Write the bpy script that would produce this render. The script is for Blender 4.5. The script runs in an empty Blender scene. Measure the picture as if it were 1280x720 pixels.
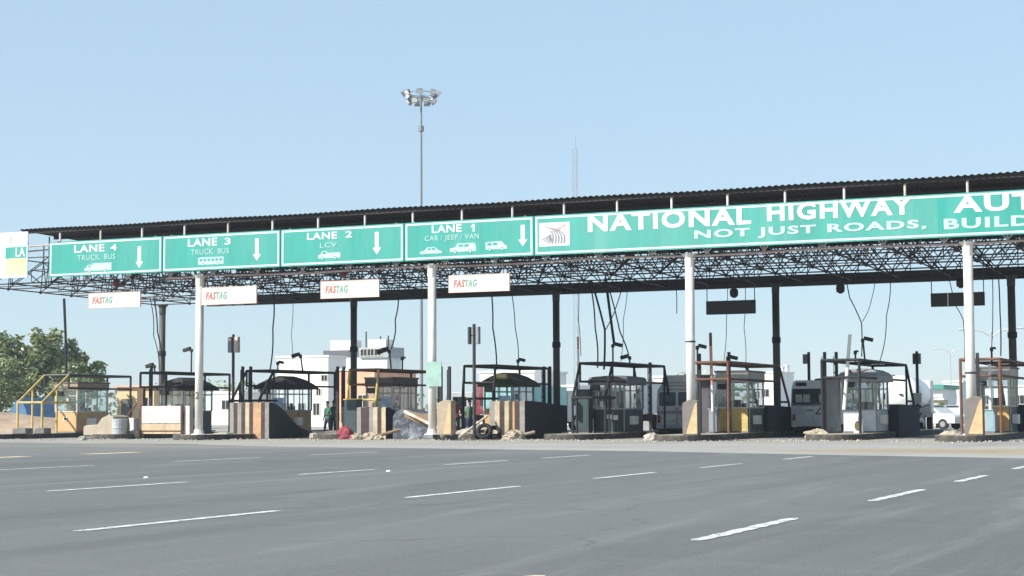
import bpy, math, random
from mathutils import Vector, Matrix
random.seed(11)
R = math.radians
sc = bpy.context.scene
col = sc.collection

# ------------------------------------------------------------------ camera
CAM_H = 1.0
FPX = 2178.0                                   # focal length in pixels of the 1280 px wide photo
psi, rho = R(23.75), R(0.29)
tilt = math.atan(156 / FPX)
fwd = Vector((-math.sin(psi) * math.cos(tilt), math.cos(psi) * math.cos(tilt), math.sin(tilt)))
rt0 = Vector((math.cos(psi), math.sin(psi), 0))
up0 = rt0.cross(fwd)
rt = rt0 * math.cos(rho) - up0 * math.sin(rho)
up = rt0 * math.sin(rho) + up0 * math.cos(rho)
cam_d = bpy.data.cameras.new("camera")
cam_d.sensor_width = 36
cam_d.lens = 36 * FPX / 1280
cam_d.clip_start = 0.1
cam_d.clip_end = 6000
cam = bpy.data.objects.new("camera", cam_d)
m3 = Matrix((rt, up, -fwd)).transposed()
cam.matrix_world = Matrix.Translation((0, 0, CAM_H)) @ m3.to_4x4()
col.objects.link(cam)
sc.camera = cam

# ------------------------------------------------------------------ world, sun, exposure
SUN_EL, SUN_AZ = R(34), R(40)                  # azimuth: left of the direction straight behind the plaza's front
sdir = Vector((-math.sin(SUN_AZ) * math.cos(SUN_EL), -math.cos(SUN_AZ) * math.cos(SUN_EL), math.sin(SUN_EL)))
w = bpy.data.worlds.new("World"); sc.world = w; w.use_nodes = True
nt = w.node_tree
sky = nt.nodes.new("ShaderNodeTexSky"); sky.sky_type = 'NISHITA'; sky.sun_disc = False
sky.sun_elevation = SUN_EL; sky.sun_rotation = math.atan2(sdir.x, sdir.y)
sky.altitude = 50; sky.air_density = 1.0; sky.dust_density = 0.25; sky.ozone_density = 3.0
bg = nt.nodes["Background"]; bg.inputs[1].default_value = 0.1
hzm = nt.nodes.new("ShaderNodeMixRGB"); hzm.inputs[0].default_value = .65; hzm.inputs[2].default_value = (3.05, 4.2, 5.1, 1)   # pale, evenly hazy air
nt.links.new(sky.outputs[0], hzm.inputs[1]); nt.links.new(hzm.outputs[0], bg.inputs[0])
sun_d = bpy.data.lights.new("sun", 'SUN'); sun_d.energy = 4.3; sun_d.angle = R(0.5); sun_d.color = (1, 0.96, 0.89)
sun = bpy.data.objects.new("sun", sun_d); col.objects.link(sun)
sun.rotation_euler = (-sdir).to_track_quat('-Z', 'Y').to_euler()
sun.location = (0, 0, 60)
sc.view_settings.view_transform = 'Standard'; sc.view_settings.look = 'None'
sc.view_settings.gamma = 1; sc.view_settings.exposure = 0.8
sc.view_settings.use_curve_mapping = False

# ------------------------------------------------------------------ helpers
def at(px, py, y):
    """point of the plane at distance y that the photo shows at pixel (px, py)"""
    d = fwd + rt * ((px - 640) / FPX) - up * ((py - 360) / FPX)
    return Vector((0, 0, CAM_H)) + d * (y / d.y)
def X(px, y): return at(px, 540, y).x
def Z(px, py, y): return at(px, py, y).z
def yat(px, x):
    """depth at which the line x = const is seen at column px"""
    d = fwd + rt * ((px - 640) / FPX) - up * ((540 - 360) / FPX)
    return x * d.y / d.x
GZ, KZ = -0.10, 0.12                           # plaza ground, traffic island top
def gz(y):
    return 0.0 if y < 45 else (GZ * (y - 45) / 17 if y < 62 else GZ)

class MB:
    def __init__(s): s.v = []; s.f = []; s.m = []
    def add(s, vs, fs, mi=0):
        b = len(s.v); s.v += [tuple(v) for v in vs]
        for f in fs: s.f.append(tuple(i + b for i in f)); s.m.append(mi)
        return s
    def box(s, x0, x1, y0, y1, z0, z1, mi=0):
        vs = [(x0,y0,z0),(x1,y0,z0),(x1,y1,z0),(x0,y1,z0),(x0,y0,z1),(x1,y0,z1),(x1,y1,z1),(x0,y1,z1)]
        return s.add(vs, [(0,3,2,1),(4,5,6,7),(0,1,5,4),(1,2,6,5),(2,3,7,6),(3,0,4,7)], mi)
    def tube(s, p, q, r, n=8, r2=None, mi=0):
        p, q = Vector(p), Vector(q); d = q - p
        if d.length < 1e-6: return s
        d.normalize(); a = Vector((0,0,1)) if abs(d.z) < .9 else Vector((1,0,0))
        u = d.cross(a).normalized(); v = d.cross(u); r2 = r if r2 is None else r2
        vs = []
        for c, rr in ((p, r), (q, r2)):
            for i in range(n):
                t = 2 * math.pi * i / n; vs.append(c + u * (rr * math.cos(t)) + v * (rr * math.sin(t)))
        fs = [(i, (i+1) % n, n + (i+1) % n, n + i) for i in range(n)]
        fs += [tuple(range(n))[::-1], tuple(range(n, 2*n))]
        return s.add(vs, fs, mi)
    def path(s, pts, r, n=6, mi=0):
        for a, b in zip(pts, pts[1:]): s.tube(a, b, r, n, mi=mi)
        return s
    def prism(s, poly, axis, a0, a1, mi=0):
        """poly of 2d points extruded along axis ('x': (y,z), 'y': (x,z), 'z': (x,y))"""
        def mk(p, a): return (a, p[0], p[1]) if axis == 'x' else ((p[0], a, p[1]) if axis == 'y' else (p[0], p[1], a))
        n = len(poly)
        vs = [mk(p, a0) for p in poly] + [mk(p, a1) for p in poly]
        fs = [(i, (i+1) % n, n + (i+1) % n, n + i) for i in range(n)] + [tuple(range(n))[::-1], tuple(range(n, 2*n))]
        return s.add(vs, fs, mi)
    def loft(s, rings, cap=True, mi=0):
        n = len(rings[0]); vs = [p for r in rings for p in r]; fs = []
        for k in range(len(rings) - 1):
            for i in range(n): fs.append((k*n+i, k*n+(i+1) % n, (k+1)*n+(i+1) % n, (k+1)*n+i))
        if cap: fs += [tuple(range(n))[::-1], tuple(range((len(rings)-1)*n, len(rings)*n))]
        return s.add(vs, fs, mi)
    def lathe(s, prof, n=16, c=(0,0,0), mi=0):
        return s.loft([[(c[0]+r*math.cos(2*math.pi*i/n), c[1]+r*math.sin(2*math.pi*i/n), c[2]+z) for i in range(n)] for r, z in prof], True, mi)
    def build(s, name, mats, parent=None, loc=(0,0,0), smooth=False, bevel=0):
        me = bpy.data.meshes.new(name); me.from_pydata(s.v, [], s.f)
        if not isinstance(mats, (list, tuple)): mats = [mats]
        for m in mats: me.materials.append(m)
        me.polygons.foreach_set('material_index', s.m)
        if smooth: me.polygons.foreach_set('use_smooth', [True] * len(s.f))
        import bmesh
        bm = bmesh.new(); bm.from_mesh(me); bmesh.ops.recalc_face_normals(bm, faces=bm.faces); bm.to_mesh(me); bm.free()
        me.update()
        o = bpy.data.objects.new(name, me); col.objects.link(o); o.location = loc
        if parent: o.parent = parent
        if bevel:
            b = o.modifiers.new("bevel", 'BEVEL'); b.width = bevel; b.segments = 2; b.limit_method = 'ANGLE'
        return o

def tag(o, label, cat, group=None):
    o['label'] = label; o['category'] = cat
    if group: o['group'] = group
    return o
def struct(o, kind='structure'): o['kind'] = kind; return o
def thing(name, label, cat, loc=(0,0,0), rotz=0, group=None):
    o = bpy.data.objects.new(name, None); o.empty_display_size = .3; col.objects.link(o)
    o.location = loc; o.rotation_euler = (0, 0, rotz)
    return tag(o, label, cat, group)
def copy_tree(o, parent=None):
    c = o.copy(); col.objects.link(c)
    if parent: c.parent = parent
    for ch in list(o.children): copy_tree(ch, c)
    return c

# ------------------------------------------------------------------ materials
MATS = {}
def mat(name, c, rough=.7, metal=0.0, var=.25, scale=2.0, dirt=None, dirt_amt=.5, bump=0.0, stretch=(1,1,1), world=False):
    if name in MATS: return MATS[name]
    m = bpy.data.materials.new(name); m.use_nodes = True; t = m.node_tree; N = t.nodes; L = t.links
    b = N["Principled BSDF"]; b.inputs["Roughness"].default_value = rough; b.inputs["Metallic"].default_value = metal
    tc = N.new("ShaderNodeTexCoord"); mp = N.new("ShaderNodeMapping"); mp.inputs["Scale"].default_value = stretch
    if world:
        gm = N.new("ShaderNodeNewGeometry"); L.new(gm.outputs["Position"], mp.inputs[0])
    else: L.new(tc.outputs["Object"], mp.inputs[0])
    n1 = N.new("ShaderNodeTexNoise"); n1.inputs["Scale"].default_value = scale; n1.inputs["Detail"].default_value = 7; n1.inputs["Roughness"].default_value = .65
    L.new(mp.outputs[0], n1.inputs["Vector"])
    mr = N.new("ShaderNodeMapRange"); mr.inputs[1].default_value = .25; mr.inputs[2].default_value = .75
    mr.inputs[3].default_value = 1 - var; mr.inputs[4].default_value = 1 + var
    L.new(n1.outputs[0], mr.inputs[0])
    mul = N.new("ShaderNodeVectorMath"); mul.operation = 'SCALE'; mul.inputs[0].default_value = c[:3]
    L.new(mr.outputs[0], mul.inputs["Scale"])
    out = mul.outputs[0]
    if dirt:
        n2 = N.new("ShaderNodeTexNoise"); n2.inputs["Scale"].default_value = scale * .6; n2.inputs["Detail"].default_value = 9
        n2.inputs["Roughness"].default_value = .75; n2.inputs["Distortion"].default_value = .6
        L.new(mp.outputs[0], n2.inputs["Vector"])
        r2 = N.new("ShaderNodeMapRange"); r2.inputs[1].default_value = .48; r2.inputs[2].default_value = .68; r2.inputs[3].default_value = 0; r2.inputs[4].default_value = dirt_amt
        L.new(n2.outputs[0], r2.inputs[0])
        mx = N.new("ShaderNodeMixRGB"); L.new(r2.outputs[0], mx.inputs[0]); L.new(out, mx.inputs[1]); mx.inputs[2].default_value = (*dirt, 1)
        out = mx.outputs[0]
    L.new(out, b.inputs["Base Color"])
    if bump:
        bp = N.new("ShaderNodeBump"); bp.inputs["Strength"].default_value = bump; bp.inputs["Distance"].default_value = .02
        n3 = N.new("ShaderNodeTexNoise"); n3.inputs["Scale"].default_value = scale * 12; n3.inputs["Detail"].default_value = 4
        L.new(mp.outputs[0], n3.inputs["Vector"]); L.new(n3.outputs[0], bp.inputs["Height"]); L.new(bp.outputs[0], b.inputs["Normal"])
    MATS[name] = m
    return m
def glass(name, tint, tr=.75):
    m = bpy.data.materials.new(name); m.use_nodes = True; t = m.node_tree; N = t.nodes; L = t.links
    N.remove(N["Principled BSDF"])
    a = N.new("ShaderNodeBsdfTransparent"); a.inputs[0].default_value = (*tint, 1)
    g = N.new("ShaderNodeBsdfGlossy"); g.inputs["Roughness"].default_value = .04
    d = N.new("ShaderNodeBsdfDiffuse"); d.inputs[0].default_value = (.5, .52, .5, 1)
    lw = N.new("ShaderNodeLayerWeight"); pw_ = N.new("ShaderNodeMath"); pw_.operation = 'POWER'; pw_.inputs[1].default_value = 4.0
    L.new(lw.outputs["Facing"], pw_.inputs[0]); f = N.new("ShaderNodeMapRange"); f.inputs[3].default_value = .04; f.inputs[4].default_value = .7
    L.new(pw_.outputs[0], f.inputs[0])
    m1 = N.new("ShaderNodeMixShader"); m1.inputs[0].default_value = 1 - tr; L.new(a.outputs[0], m1.inputs[1]); L.new(d.outputs[0], m1.inputs[2])
    m2 = N.new("ShaderNodeMixShader"); L.new(f.outputs[0], m2.inputs[0]); L.new(m1.outputs[0], m2.inputs[1]); L.new(g.outputs[0], m2.inputs[2])
    L.new(m2.outputs[0], N["Material Output"].inputs[0]); MATS[name] = m
    return m

white   = mat("white_paint", (.78,.77,.74), .5, var=.06, dirt=(.45,.42,.36), dirt_amt=.35)
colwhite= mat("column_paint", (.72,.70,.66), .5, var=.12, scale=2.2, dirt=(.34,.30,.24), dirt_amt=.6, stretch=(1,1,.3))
colgrey = mat("rear_column_shade", (.075,.07,.062), .6, var=.2, dirt=(.10,.09,.07))  # dark copy of the column colour, shade under the canopy painted in
steel   = mat("dark_steel", (.045,.045,.05), .55, .3, var=.3, scale=4)
black   = mat("black_paint", (.012,.013,.016), .7, var=.3, scale=4)
rust    = mat("rusty_steel", (.16,.075,.045), .75, .1, var=.4, scale=5, dirt=(.05,.035,.03))
yellowp = mat("faded_yellow_paint", (.55,.42,.14), .65, var=.2, scale=4, dirt=(.25,.15,.08), dirt_amt=.6)
tubem   = mat("truss_tube_paint", (.045,.043,.041), .6, .1, var=.4, scale=1.2)
tubew   = mat("truss_white_paint", (.62,.60,.57), .55, var=.25, scale=1.2, dirt=(.25,.2,.17))
pinkp   = mat("primer_pink_paint", (.55,.40,.36), .55, var=.25, scale=.7, dirt=(.25,.10,.08), dirt_amt=.7)
roofm   = mat("roof_sheet", (.028,.021,.018), .7, 0, var=.35, scale=.6, dirt=(.02,.015,.013), stretch=(1,.1,1))
fascm   = mat("rear_fascia_paint", (.05,.052,.06), .6, var=.2)
green   = mat("sign_green", (.018,.285,.235), .5, var=.14, scale=.7, dirt=(.09,.35,.30), dirt_amt=.5, stretch=(1.6,1,.35))
green2  = mat("sign_green_faded", (.045,.30,.25), .5, var=.14, scale=.6, dirt=(.13,.37,.32), dirt_amt=.55, stretch=(1.6,1,.3))
mint    = mat("sign_border", (.60,.80,.74), .45, var=.08)
letter  = mat("sign_lettering", (.70,.73,.72), .5, var=.06, dirt=(.45,.58,.54), dirt_amt=.45)
picw    = mat("faded_symbol_white", (.42,.55,.515), .5, var=.1, scale=3)
letterf = mat("faded_lettering", (.27,.48,.43), .5, var=.15, scale=3)
letter2 = mat('worn_lettering', (.44,.56,.53), .5, var=.15, scale=3, dirt=(.30,.48,.44), dirt_amt=.6)
boardback = mat("sign_back", (.2,.2,.2), .6)
conc    = mat("concrete", (.40,.37,.32), .9, var=.2, scale=1.3, dirt=(.24,.2,.15), dirt_amt=.6, bump=.3)
concdk  = mat("weathered_concrete", (.17,.16,.15), .9, var=.3, scale=1.5, dirt=(.09,.08,.07), bump=.3)
sandst  = mat("sandy_stone", (.40,.34,.26), .95, var=.2, scale=2, dirt=(.3,.24,.17), bump=.5)
glassm  = glass("clear_glass", (.95,.98,.99), .95)
dkglass = mat("tinted_glass", (.02,.026,.032), .08, var=.1)
rubber  = mat("tyre_rubber", (.018,.018,.018), .85)
redp    = mat("red_paint", (.45,.03,.03), .5, var=.15)
chrome  = mat("grey_metal", (.35,.36,.37), .4, .6, var=.1)

# ------------------------------------------------------------------ text
def text_mesh(s, x0, x1, z0, z1, y, name, m, parent, bold=.02, depth=.012, shear=0.0, space=1.0):
    cu = bpy.data.curves.new(name, 'FONT'); cu.body = s; cu.size = 1; cu.offset = bold; cu.extrude = .01; cu.shear = shear
    cu.resolution_u = 3; cu.space_character = space
    t = bpy.data.objects.new(name, cu); col.objects.link(t)
    dg = bpy.context.evaluated_depsgraph_get(); dg.update()
    me = bpy.data.meshes.new_from_object(t.evaluated_get(dg)); bpy.data.objects.remove(t)
    xs = [v.co.x for v in me.vertices]; ys = [v.co.y for v in me.vertices]
    ax, bx, ay, by = min(xs), max(xs), min(ys), max(ys)
    for v in me.vertices:
        u, q, e = v.co
        v.co = (x0 + (u-ax)/(bx-ax)*(x1-x0), y - depth*(.5 + e/.02), z0 + (q-ay)/(by-ay)*(z1-z0))
    me.materials.clear(); me.materials.append(m)
    o = bpy.data.objects.new(name, me); col.objects.link(o)
    if parent: o.parent = parent; 
    return o

# ------------------------------------------------------------------ ground, road, apron
def surf_mat(name, kind):
    m = bpy.data.materials.new(name); m.use_nodes = True; t = m.node_tree; N = t.nodes; L = t.links
    b = N["Principled BSDF"]; b.inputs["Roughness"].default_value = .85
    g = N.new("ShaderNodeNewGeometry")
    def noise(scale, stretch, det=8, rough=.65, dist=0):
        mp = N.new("ShaderNodeMapping"); mp.inputs["Scale"].default_value = stretch; L.new(g.outputs["Position"], mp.inputs[0])
        n = N.new("ShaderNodeTexNoise"); n.inputs["Scale"].default_value = scale; n.inputs["Detail"].default_value = det
        n.inputs["Roughness"].default_value = rough; n.inputs["Distortion"].default_value = dist
        L.new(mp.outputs[0], n.inputs["Vector"]); return n.outputs[0]
    def mr(s, a, bb, c, d):
        r = N.new("ShaderNodeMapRange"); L.new(s, r.inputs[0])
        for i, v in enumerate((a, bb, c, d)): r.inputs[i+1].default_value = v
        return r.outputs[0]
    def mix(f, a, c):
        x = N.new("ShaderNodeMixRGB")
        (L.new(f, x.inputs[0]) if not isinstance(f, float) else None)
        if isinstance(f, float): x.inputs[0].default_value = f
        for i, v in ((1, a), (2, c)):
            if isinstance(v, tuple): x.inputs[i].default_value = (*v, 1)
            else: L.new(v, x.inputs[i])
        return x.outputs[0]
    def math_(op, a, c):
        x = N.new("ShaderNodeMath"); x.operation = op
        for i, v in ((0, a), (1, c)):
            if isinstance(v, (float, int)): x.inputs[i].default_value = v
            else: L.new(v, x.inputs[i])
        return x.outputs[0]
    if kind == 'asphalt':
        base = mix(mr(noise(.12, (1,.22,1)), .3, .7, 0, 1), (.092,.094,.093), (.150,.151,.146))
        base = mix(mr(noise(.55, (1,.05,1), 6), .50, .70, 0, .7), base, (.070,.072,.073))      # tyre-darkened wheel tracks
        base = mix(mr(noise(.9, (1,.09,1), 9, .75, .4), .52, .66, 0, .75), base, (.20,.20,.192))   # pale worn streaks
        base = mix(mr(noise(1.2, (.3,1,1), 8, .7, .8), .54, .72, 0, .5), base, (.175,.176,.168))   # scuffs
        base = mix(mr(noise(3.0, (1,.7,1), 10, .8, .6), .60, .72, 0, .6), base, (.050,.051,.052))   # oil drips
        base = mix(mr(noise(14, (1,1,1), 5, .7), .52, .75, 0, .5), base, (.17,.17,.16))             # aggregate
        base = mix(mr(noise(55, (1,.8,1), 3, .6), .50, .66, 0, .55), base, (.205,.205,.198))          # grain
        base = mix(mr(noise(38, (1,.8,1), 3, .6), .53, .68, 0, .55), base, (.055,.056,.057))
        vo = N.new("ShaderNodeTexVoronoi"); vo.feature = 'DISTANCE_TO_EDGE'; vo.inputs["Scale"].default_value = .33
        mpv = N.new("ShaderNodeMapping"); mpv.inputs["Scale"].default_value = (1,.6,1)
        ad = N.new("ShaderNodeVectorMath"); ad.operation = 'ADD'; nv = N.new("ShaderNodeTexNoise"); nv.inputs["Scale"].default_value = 1.1; nv.inputs["Detail"].default_value = 6
        L.new(g.outputs["Position"], nv.inputs["Vector"]); L.new(g.outputs["Position"], ad.inputs[0]); L.new(nv.outputs[1], ad.inputs[1])
        L.new(ad.outputs[0], mpv.inputs[0]); L.new(mpv.outputs[0], vo.inputs["Vector"])
        crack = math_('MULTIPLY', mr(vo.outputs[0], .0, .012, 1, 0), mr(noise(.2, (1,1,1), 4), .50, .58, 0, .42))
        base = mix(crack, base, (.035,.035,.035))
        sp = N.new("ShaderNodeSeparateXYZ"); L.new(g.outputs["Position"], sp.inputs[0])
        far = mr(sp.outputs[1], 33, 52, 0, 1)
        left = mr(sp.outputs[0], -14, -30, 0, 1)
        dust = math_('MULTIPLY', math_('MULTIPLY', far, left), mr(noise(.25, (.35,1,1), 7, .6, .5), .38, .62, 0, .85))
        base = mix(dust, base, (.30,.265,.215))
    elif kind == 'apron':
        base = mix(mr(noise(.18, (.45,1,1)), .3, .7, 0, 1), (.29,.272,.245), (.385,.362,.325))
        base = mix(mr(noise(.5, (1,.12,1), 8), .5, .72, 0, .6), base, (.22,.212,.20))
        base = mix(mr(noise(2.5, (1,1,1), 8, .75), .58, .75, 0, .5), base, (.40,.345,.27))
        br = N.new("ShaderNodeTexBrick"); br.offset = 0; br.inputs["Scale"].default_value = .22; br.inputs["Mortar Size"].default_value = .006
        br.inputs["Color1"].default_value = (0,0,0,1); br.inputs["Color2"].default_value = (0,0,0,1); br.inputs["Mortar"].default_value = (1,1,1,1)
        br.inputs["Brick Width"].default_value = 1.0; br.inputs["Row Height"].default_value = 1.0
        L.new(g.outputs["Position"], br.inputs["Vector"])
        base = mix(math_('MULTIPLY', br.outputs[0], .45), base, (.16,.15,.14))
    else:
        base = mix(mr(noise(.05, (1,1,1)), .3, .7, 0, 1), (.30,.235,.16), (.42,.35,.255))
        base = mix(mr(noise(.8, (1,1,1), 8, .7), .5, .7, 0, .6), base, (.20,.17,.10))
    L.new(base, b.inputs["Base Color"])
    bp = N.new("ShaderNodeBump"); bp.inputs["Strength"].default_value = .35; bp.inputs["Distance"].default_value = .01
    L.new(noise(45, (1,1,1), 5), bp.inputs["Height"]); L.new(bp.outputs[0], b.inputs["Normal"])
    return m
asphalt, apronm, dirtm = surf_mat("asphalt", 'asphalt'), surf_mat("concrete_apron", 'apron'), surf_mat("dry_earth", 'dirt')
def sheet(name, m, edges, dz):
    """edges: rows (y, x0, x1)"""
    b = MB(); vs = []
    for y, x0, x1 in edges: vs += [(x0, y, gz(y) + dz), (x1, y, gz(y) + dz)]
    b.add(vs, [(2*i, 2*i+1, 2*i+3, 2*i+2) for i in range(len(edges)-1)])
    return struct(b.build(name, m))
sheet('ground', dirtm, [(-300,-2500,1500),(45,-2500,1500),(62,-2500,1500),(5000,-2500,1500)], -.03)
# asphalt: front sheet whose far edge runs obliquely
EDGE = [(-90,59.5),(-60,57.5),(-45,55),(-36,52.2),(-30,47.6),(-25.5,45.6),(-23.4,45),(-19.2,43.7),(-14.7,42.4),(-10.3,40),(-4.9,37.7),(0,36.3),(12,33),(60,24)]
b = MB(); vs = []
for x, y in EDGE: vs += [(x,-40,0), (x, min(y,45), gz(min(y,45))), (x, y, gz(y))]
n = len(EDGE)
fs = []
for i in range(n-1):
    fs.append((3*i, 3*i+3, 3*i+4, 3*i+1))
    if EDGE[i][1] > 45 or EDGE[i+1][1] > 45: fs.append((3*i+1, 3*i+4, 3*i+5, 3*i+2))
struct(b.add(vs, fs).build('road', asphalt))
b = MB(); vs = []
for x, y in EDGE: vs += [(x, y - .25, gz(y - .25) - .012), (x, 62, GZ - .012), (x, 135, GZ - .012)]
fs = []
for i in range(n-1): fs += [(3*i, 3*i+3, 3*i+4, 3*i+1), (3*i+1, 3*i+4, 3*i+5, 3*i+2)]
struct(b.add(vs, fs).build('concrete_apron', apronm))
sheet('far_road', apronm, [(135,-62,14),(700,-62,-18),(2500,-80,-30)], -.012)
# painted dashes, 3 m long with 3 m gaps
def paint(name, c, wear):
    m = mat(name, c, .6, var=.1, scale=3); t = m.node_tree; N = t.nodes; L = t.links
    bs = N["Principled BSDF"]; tr = N.new("ShaderNodeBsdfTransparent"); mx = N.new("ShaderNodeMixShader")
    g = N.new("ShaderNodeNewGeometry"); nz = N.new("ShaderNodeTexNoise"); nz.inputs["Scale"].default_value = 7; nz.inputs["Detail"].default_value = 10; nz.inputs["Roughness"].default_value = .8
    L.new(g.outputs["Position"], nz.inputs["Vector"])
    r = N.new("ShaderNodeMapRange"); r.inputs[1].default_value = .50; r.inputs[2].default_value = .60; r.inputs[3].default_value = .06; r.inputs[4].default_value = wear
    L.new(nz.outputs[0], r.inputs[0]); L.new(r.outputs[0], mx.inputs[0]); L.new(bs.outputs[0], mx.inputs[1]); L.new(tr.outputs[0], mx.inputs[2])
    L.new(mx.outputs[0], N["Material Output"].inputs[0]); return m
pw, py_, pf = paint("road_paint_white", (.72,.72,.70), .85), paint("road_paint_cream", (.74,.58,.36), .55), paint("road_paint_worn", (.55,.56,.55), .95)
b = MB()
def dash(x, y0, y1, mi=0, wd=.13):
    ys = [y0 + (y1-y0)*i/24 for i in range(25)]
    jl = [random.uniform(-.014,.014) for _ in ys]; jr = [random.uniform(-.014,.014) for _ in ys]; jl[0] = jl[-1] = .03; jr[0] = jr[-1] = -.03
    vs = []
    for y, a, c in zip(ys, jl, jr): vs += [(x-wd/2+a, y, gz(y)+.005), (x+wd/2+c, y, gz(y)+.005)]
    b.add(vs, [(2*i,2*i+1,2*i+3,2*i+2) for i in range(24)], mi)
LANES = {-4.2: [(6.9,9.95),(13.05,16.1),(19.4,22.45),(25.0,27.6),(30.7,33.6)],
         -9.53: [(6.3,9.4),(12.3,15.65),(18.5,21.9),(24.7,27.5),(29.9,32.6),(35.7,38.1)],
         -14.86: [(12.6,15.6),(18.6,21.8),(25.0,27.7),(30.5,33.5),(35.3,38.3)],
         -21.57: [(19.4,22.4),(25.3,28.4),(31.1,34.6),(36.8,40.3)]}
for x, rows in LANES.items():
    for y0, y1 in rows: dash(x, y0, y1, 2 if (x == -9.53 and y0 == 29.9) else (1 if y0 == 6.9 else 0))
for y0, y1 in ((32.4,34.1),(36.4,38.6)): dash(-27.9, y0, y1, 1, .55)
struct(b.build('road_markings', [pw, py_, pf]))

# ------------------------------------------------------------------ toll canopy
XL, XR = -56.2, 5.0
canopy = thing('toll_canopy', 'long dark corrugated roof on a tubular space frame and tall columns over the toll lanes', 'canopy', (0,0,0))
def zr(y): return 9.5 - .45 * (y - 63.9) / 18.4
b = MB(); vs = []; xs = [-52.85 + .0625*i for i in range(int((XR+52.85)/.0625))]
for y in (63.85, 70, 76, 82.3):
    for i, x in enumerate(xs): vs.append((x, y, zr(y) + .028*math.sin(2*math.pi*x/.25) + .02*math.sin(x*.7)))
nx = len(xs)
b.add(vs, [(r*nx+i, r*nx+i+1, (r+1)*nx+i+1, (r+1)*nx+i) for r in range(3) for i in range(nx-1)])
o = b.build('roof_sheet', roofm, canopy)
sm = o.modifiers.new("solid", 'SOLIDIFY'); sm.thickness = .012
for k in range(9):
    y = 64.05 + k*2.25
    MB().box(-52.8, XR, y-.04, y+.04, zr(y)-.17, zr(y)-.03).build('purlin', roofm, canopy)
# space frame
M = 2.25; x0 = XL + .15
nbx = int((XR - x0)/M); NY = 7; DY = 14.4/6
def zb(y): return 7.10 - .12*(y-64.6)/14.4
def zt(y): return 8.42 - .05*(y-64.6)/14.4
B = [[Vector((x0+i*M, 64.6+j*DY, zb(64.6+j*DY))) for j in range(NY)] for i in range(nbx+1)]
T = [[Vector((x0+(i+.5)*M, 64.6+(j+.5)*DY, zt(64.6+(j+.5)*DY))) for j in range(NY-1)] for i in range(nbx)]
b = MB()
for i in range(nbx+1):
    for j in range(NY):
        if i < nbx: b.tube(B[i][j], B[i+1][j], .034, 6)
        if j < NY-1: b.tube(B[i][j], B[i][j+1], .032, 6)
        b.lathe([(.0,-.09),(.085,-.04),(.085,.04),(0,.09)], 6, B[i][j])
for i in range(nbx):
    for j in range(NY-1):
        if i < nbx-1: b.tube(T[i][j], T[i+1][j], .03, 6)
        if j < NY-2: b.tube(T[i][j], T[i][j+1], .03, 6)
        for q in (B[i][j], B[i+1][j], B[i][j+1], B[i+1][j+1]): b.tube(T[i][j], q, .026, 5)
        b.tube(T[i][j], (T[i][j].x, T[i][j].y, zr(T[i][j].y)-.1), .035, 5)
        if j not in (0, 2, 4): continue
        # secondary sub-divided web
        c = (B[i][j]+B[i+1][j]+B[i][j+1]+B[i+1][j+1])/4
        b.tube((c+Vector((-M/2,0,0))), (c+Vector((M/2,0,0))), .022, 5); b.tube(c, T[i][j], .022, 5)
        b.tube((B[i][j]+T[i][j])/2, (B[i+1][j]+T[i][j])/2, .022, 5)
        b.tube((B[i][j]+T[i][j])/2, (B[i][j+1]+T[i][j])/2, .022, 5)
        b.tube((B[i+1][j]+T[i][j])/2, (B[i+1][j]+B[i][j])/2, .02, 5); b.tube((B[i][j]+T[i][j])/2, (B[i+1][j]+B[i][j])/2, .02, 5)
b.build('space_frame', tubem, canopy)
# white front brackets under the sign and posts carrying the eave
for i in range(nbx+1):
    p = B[i][0]
    if p.x > -50.5:
        k = MB(); q = p + Vector((0,-.32,.03))
        for dx, dz in ((-.16,.16),(.16,.16),(0,.2),(-.1,-.08),(.1,-.08)): k.tube(q, q+Vector((dx,0,dz)), .03, 6)
        k.build('bracket', tubew, canopy)
for k in range(26):
    x = -52.97 + 2.254*k
    if x < XR: MB().tube((x,64.12,7.6), (x,64.12,9.36), .05, 8).build('roof_post', tubew, canopy)
MB().path([(-45 + i*2.5, 64.2, 7.0 + .09*math.sin(i*1.7)*.5 + .0035*i*1.2) for i in range(20)], .045, 8).build('service_pipe', pinkp, canopy)
b = MB(); b.tube((-53.1,64.1,8.72),(-50.9,64.1,8.78),.035); b.tube((-53.1,64.1,8.50),(-50.9,64.1,8.56),.035)
b.build('eave_rail', pinkp, canopy)
b = MB(); b.box(-53.0, XR, 79.45, 79.6, 6.88, 7.26); b.box(-53.0, XR, 79.4, 79.65, 6.82, 6.88); b.box(-53.0, XR, 79.4, 79.65, 7.26, 7.31)
b.build('rear_fascia', fascm, canopy)
def column(x, y, r, ztop, m, front):
    k = MB().lathe([(r,0),(r,ztop-KZ)], 20)
    o = k.build('column', m, canopy, (x,y,KZ), smooth=False)
    for p in o.data.polygons: p.use_smooth = abs(p.normal.z) < .5
    MB().lathe([(r*1.9,0),(r*1.9,.03),(r*1.25,.05),(r*1.15,.22)], 12).build('base_plate', concdk if not front else m, o)
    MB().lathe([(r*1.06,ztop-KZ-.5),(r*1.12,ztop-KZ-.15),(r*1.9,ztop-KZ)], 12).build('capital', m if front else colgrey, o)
    return o
CY = 64.3
FC = [-56.0, X(248.5,CY), X(540.5,CY), X(864.5,CY), X(1215,CY), 1.0]
cols = [column(x, CY, .175, 7.1, colwhite, True) for x in FC]
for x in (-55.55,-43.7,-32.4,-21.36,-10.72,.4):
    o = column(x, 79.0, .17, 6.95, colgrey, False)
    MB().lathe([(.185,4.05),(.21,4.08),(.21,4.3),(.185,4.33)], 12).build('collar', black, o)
# stencilled figure on the column nearest the left
text_mesh("2", .02-.09, .02+.09, 1.55, 1.85, -.177, 'column_number', steel, cols[1], .01, .006)
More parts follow.
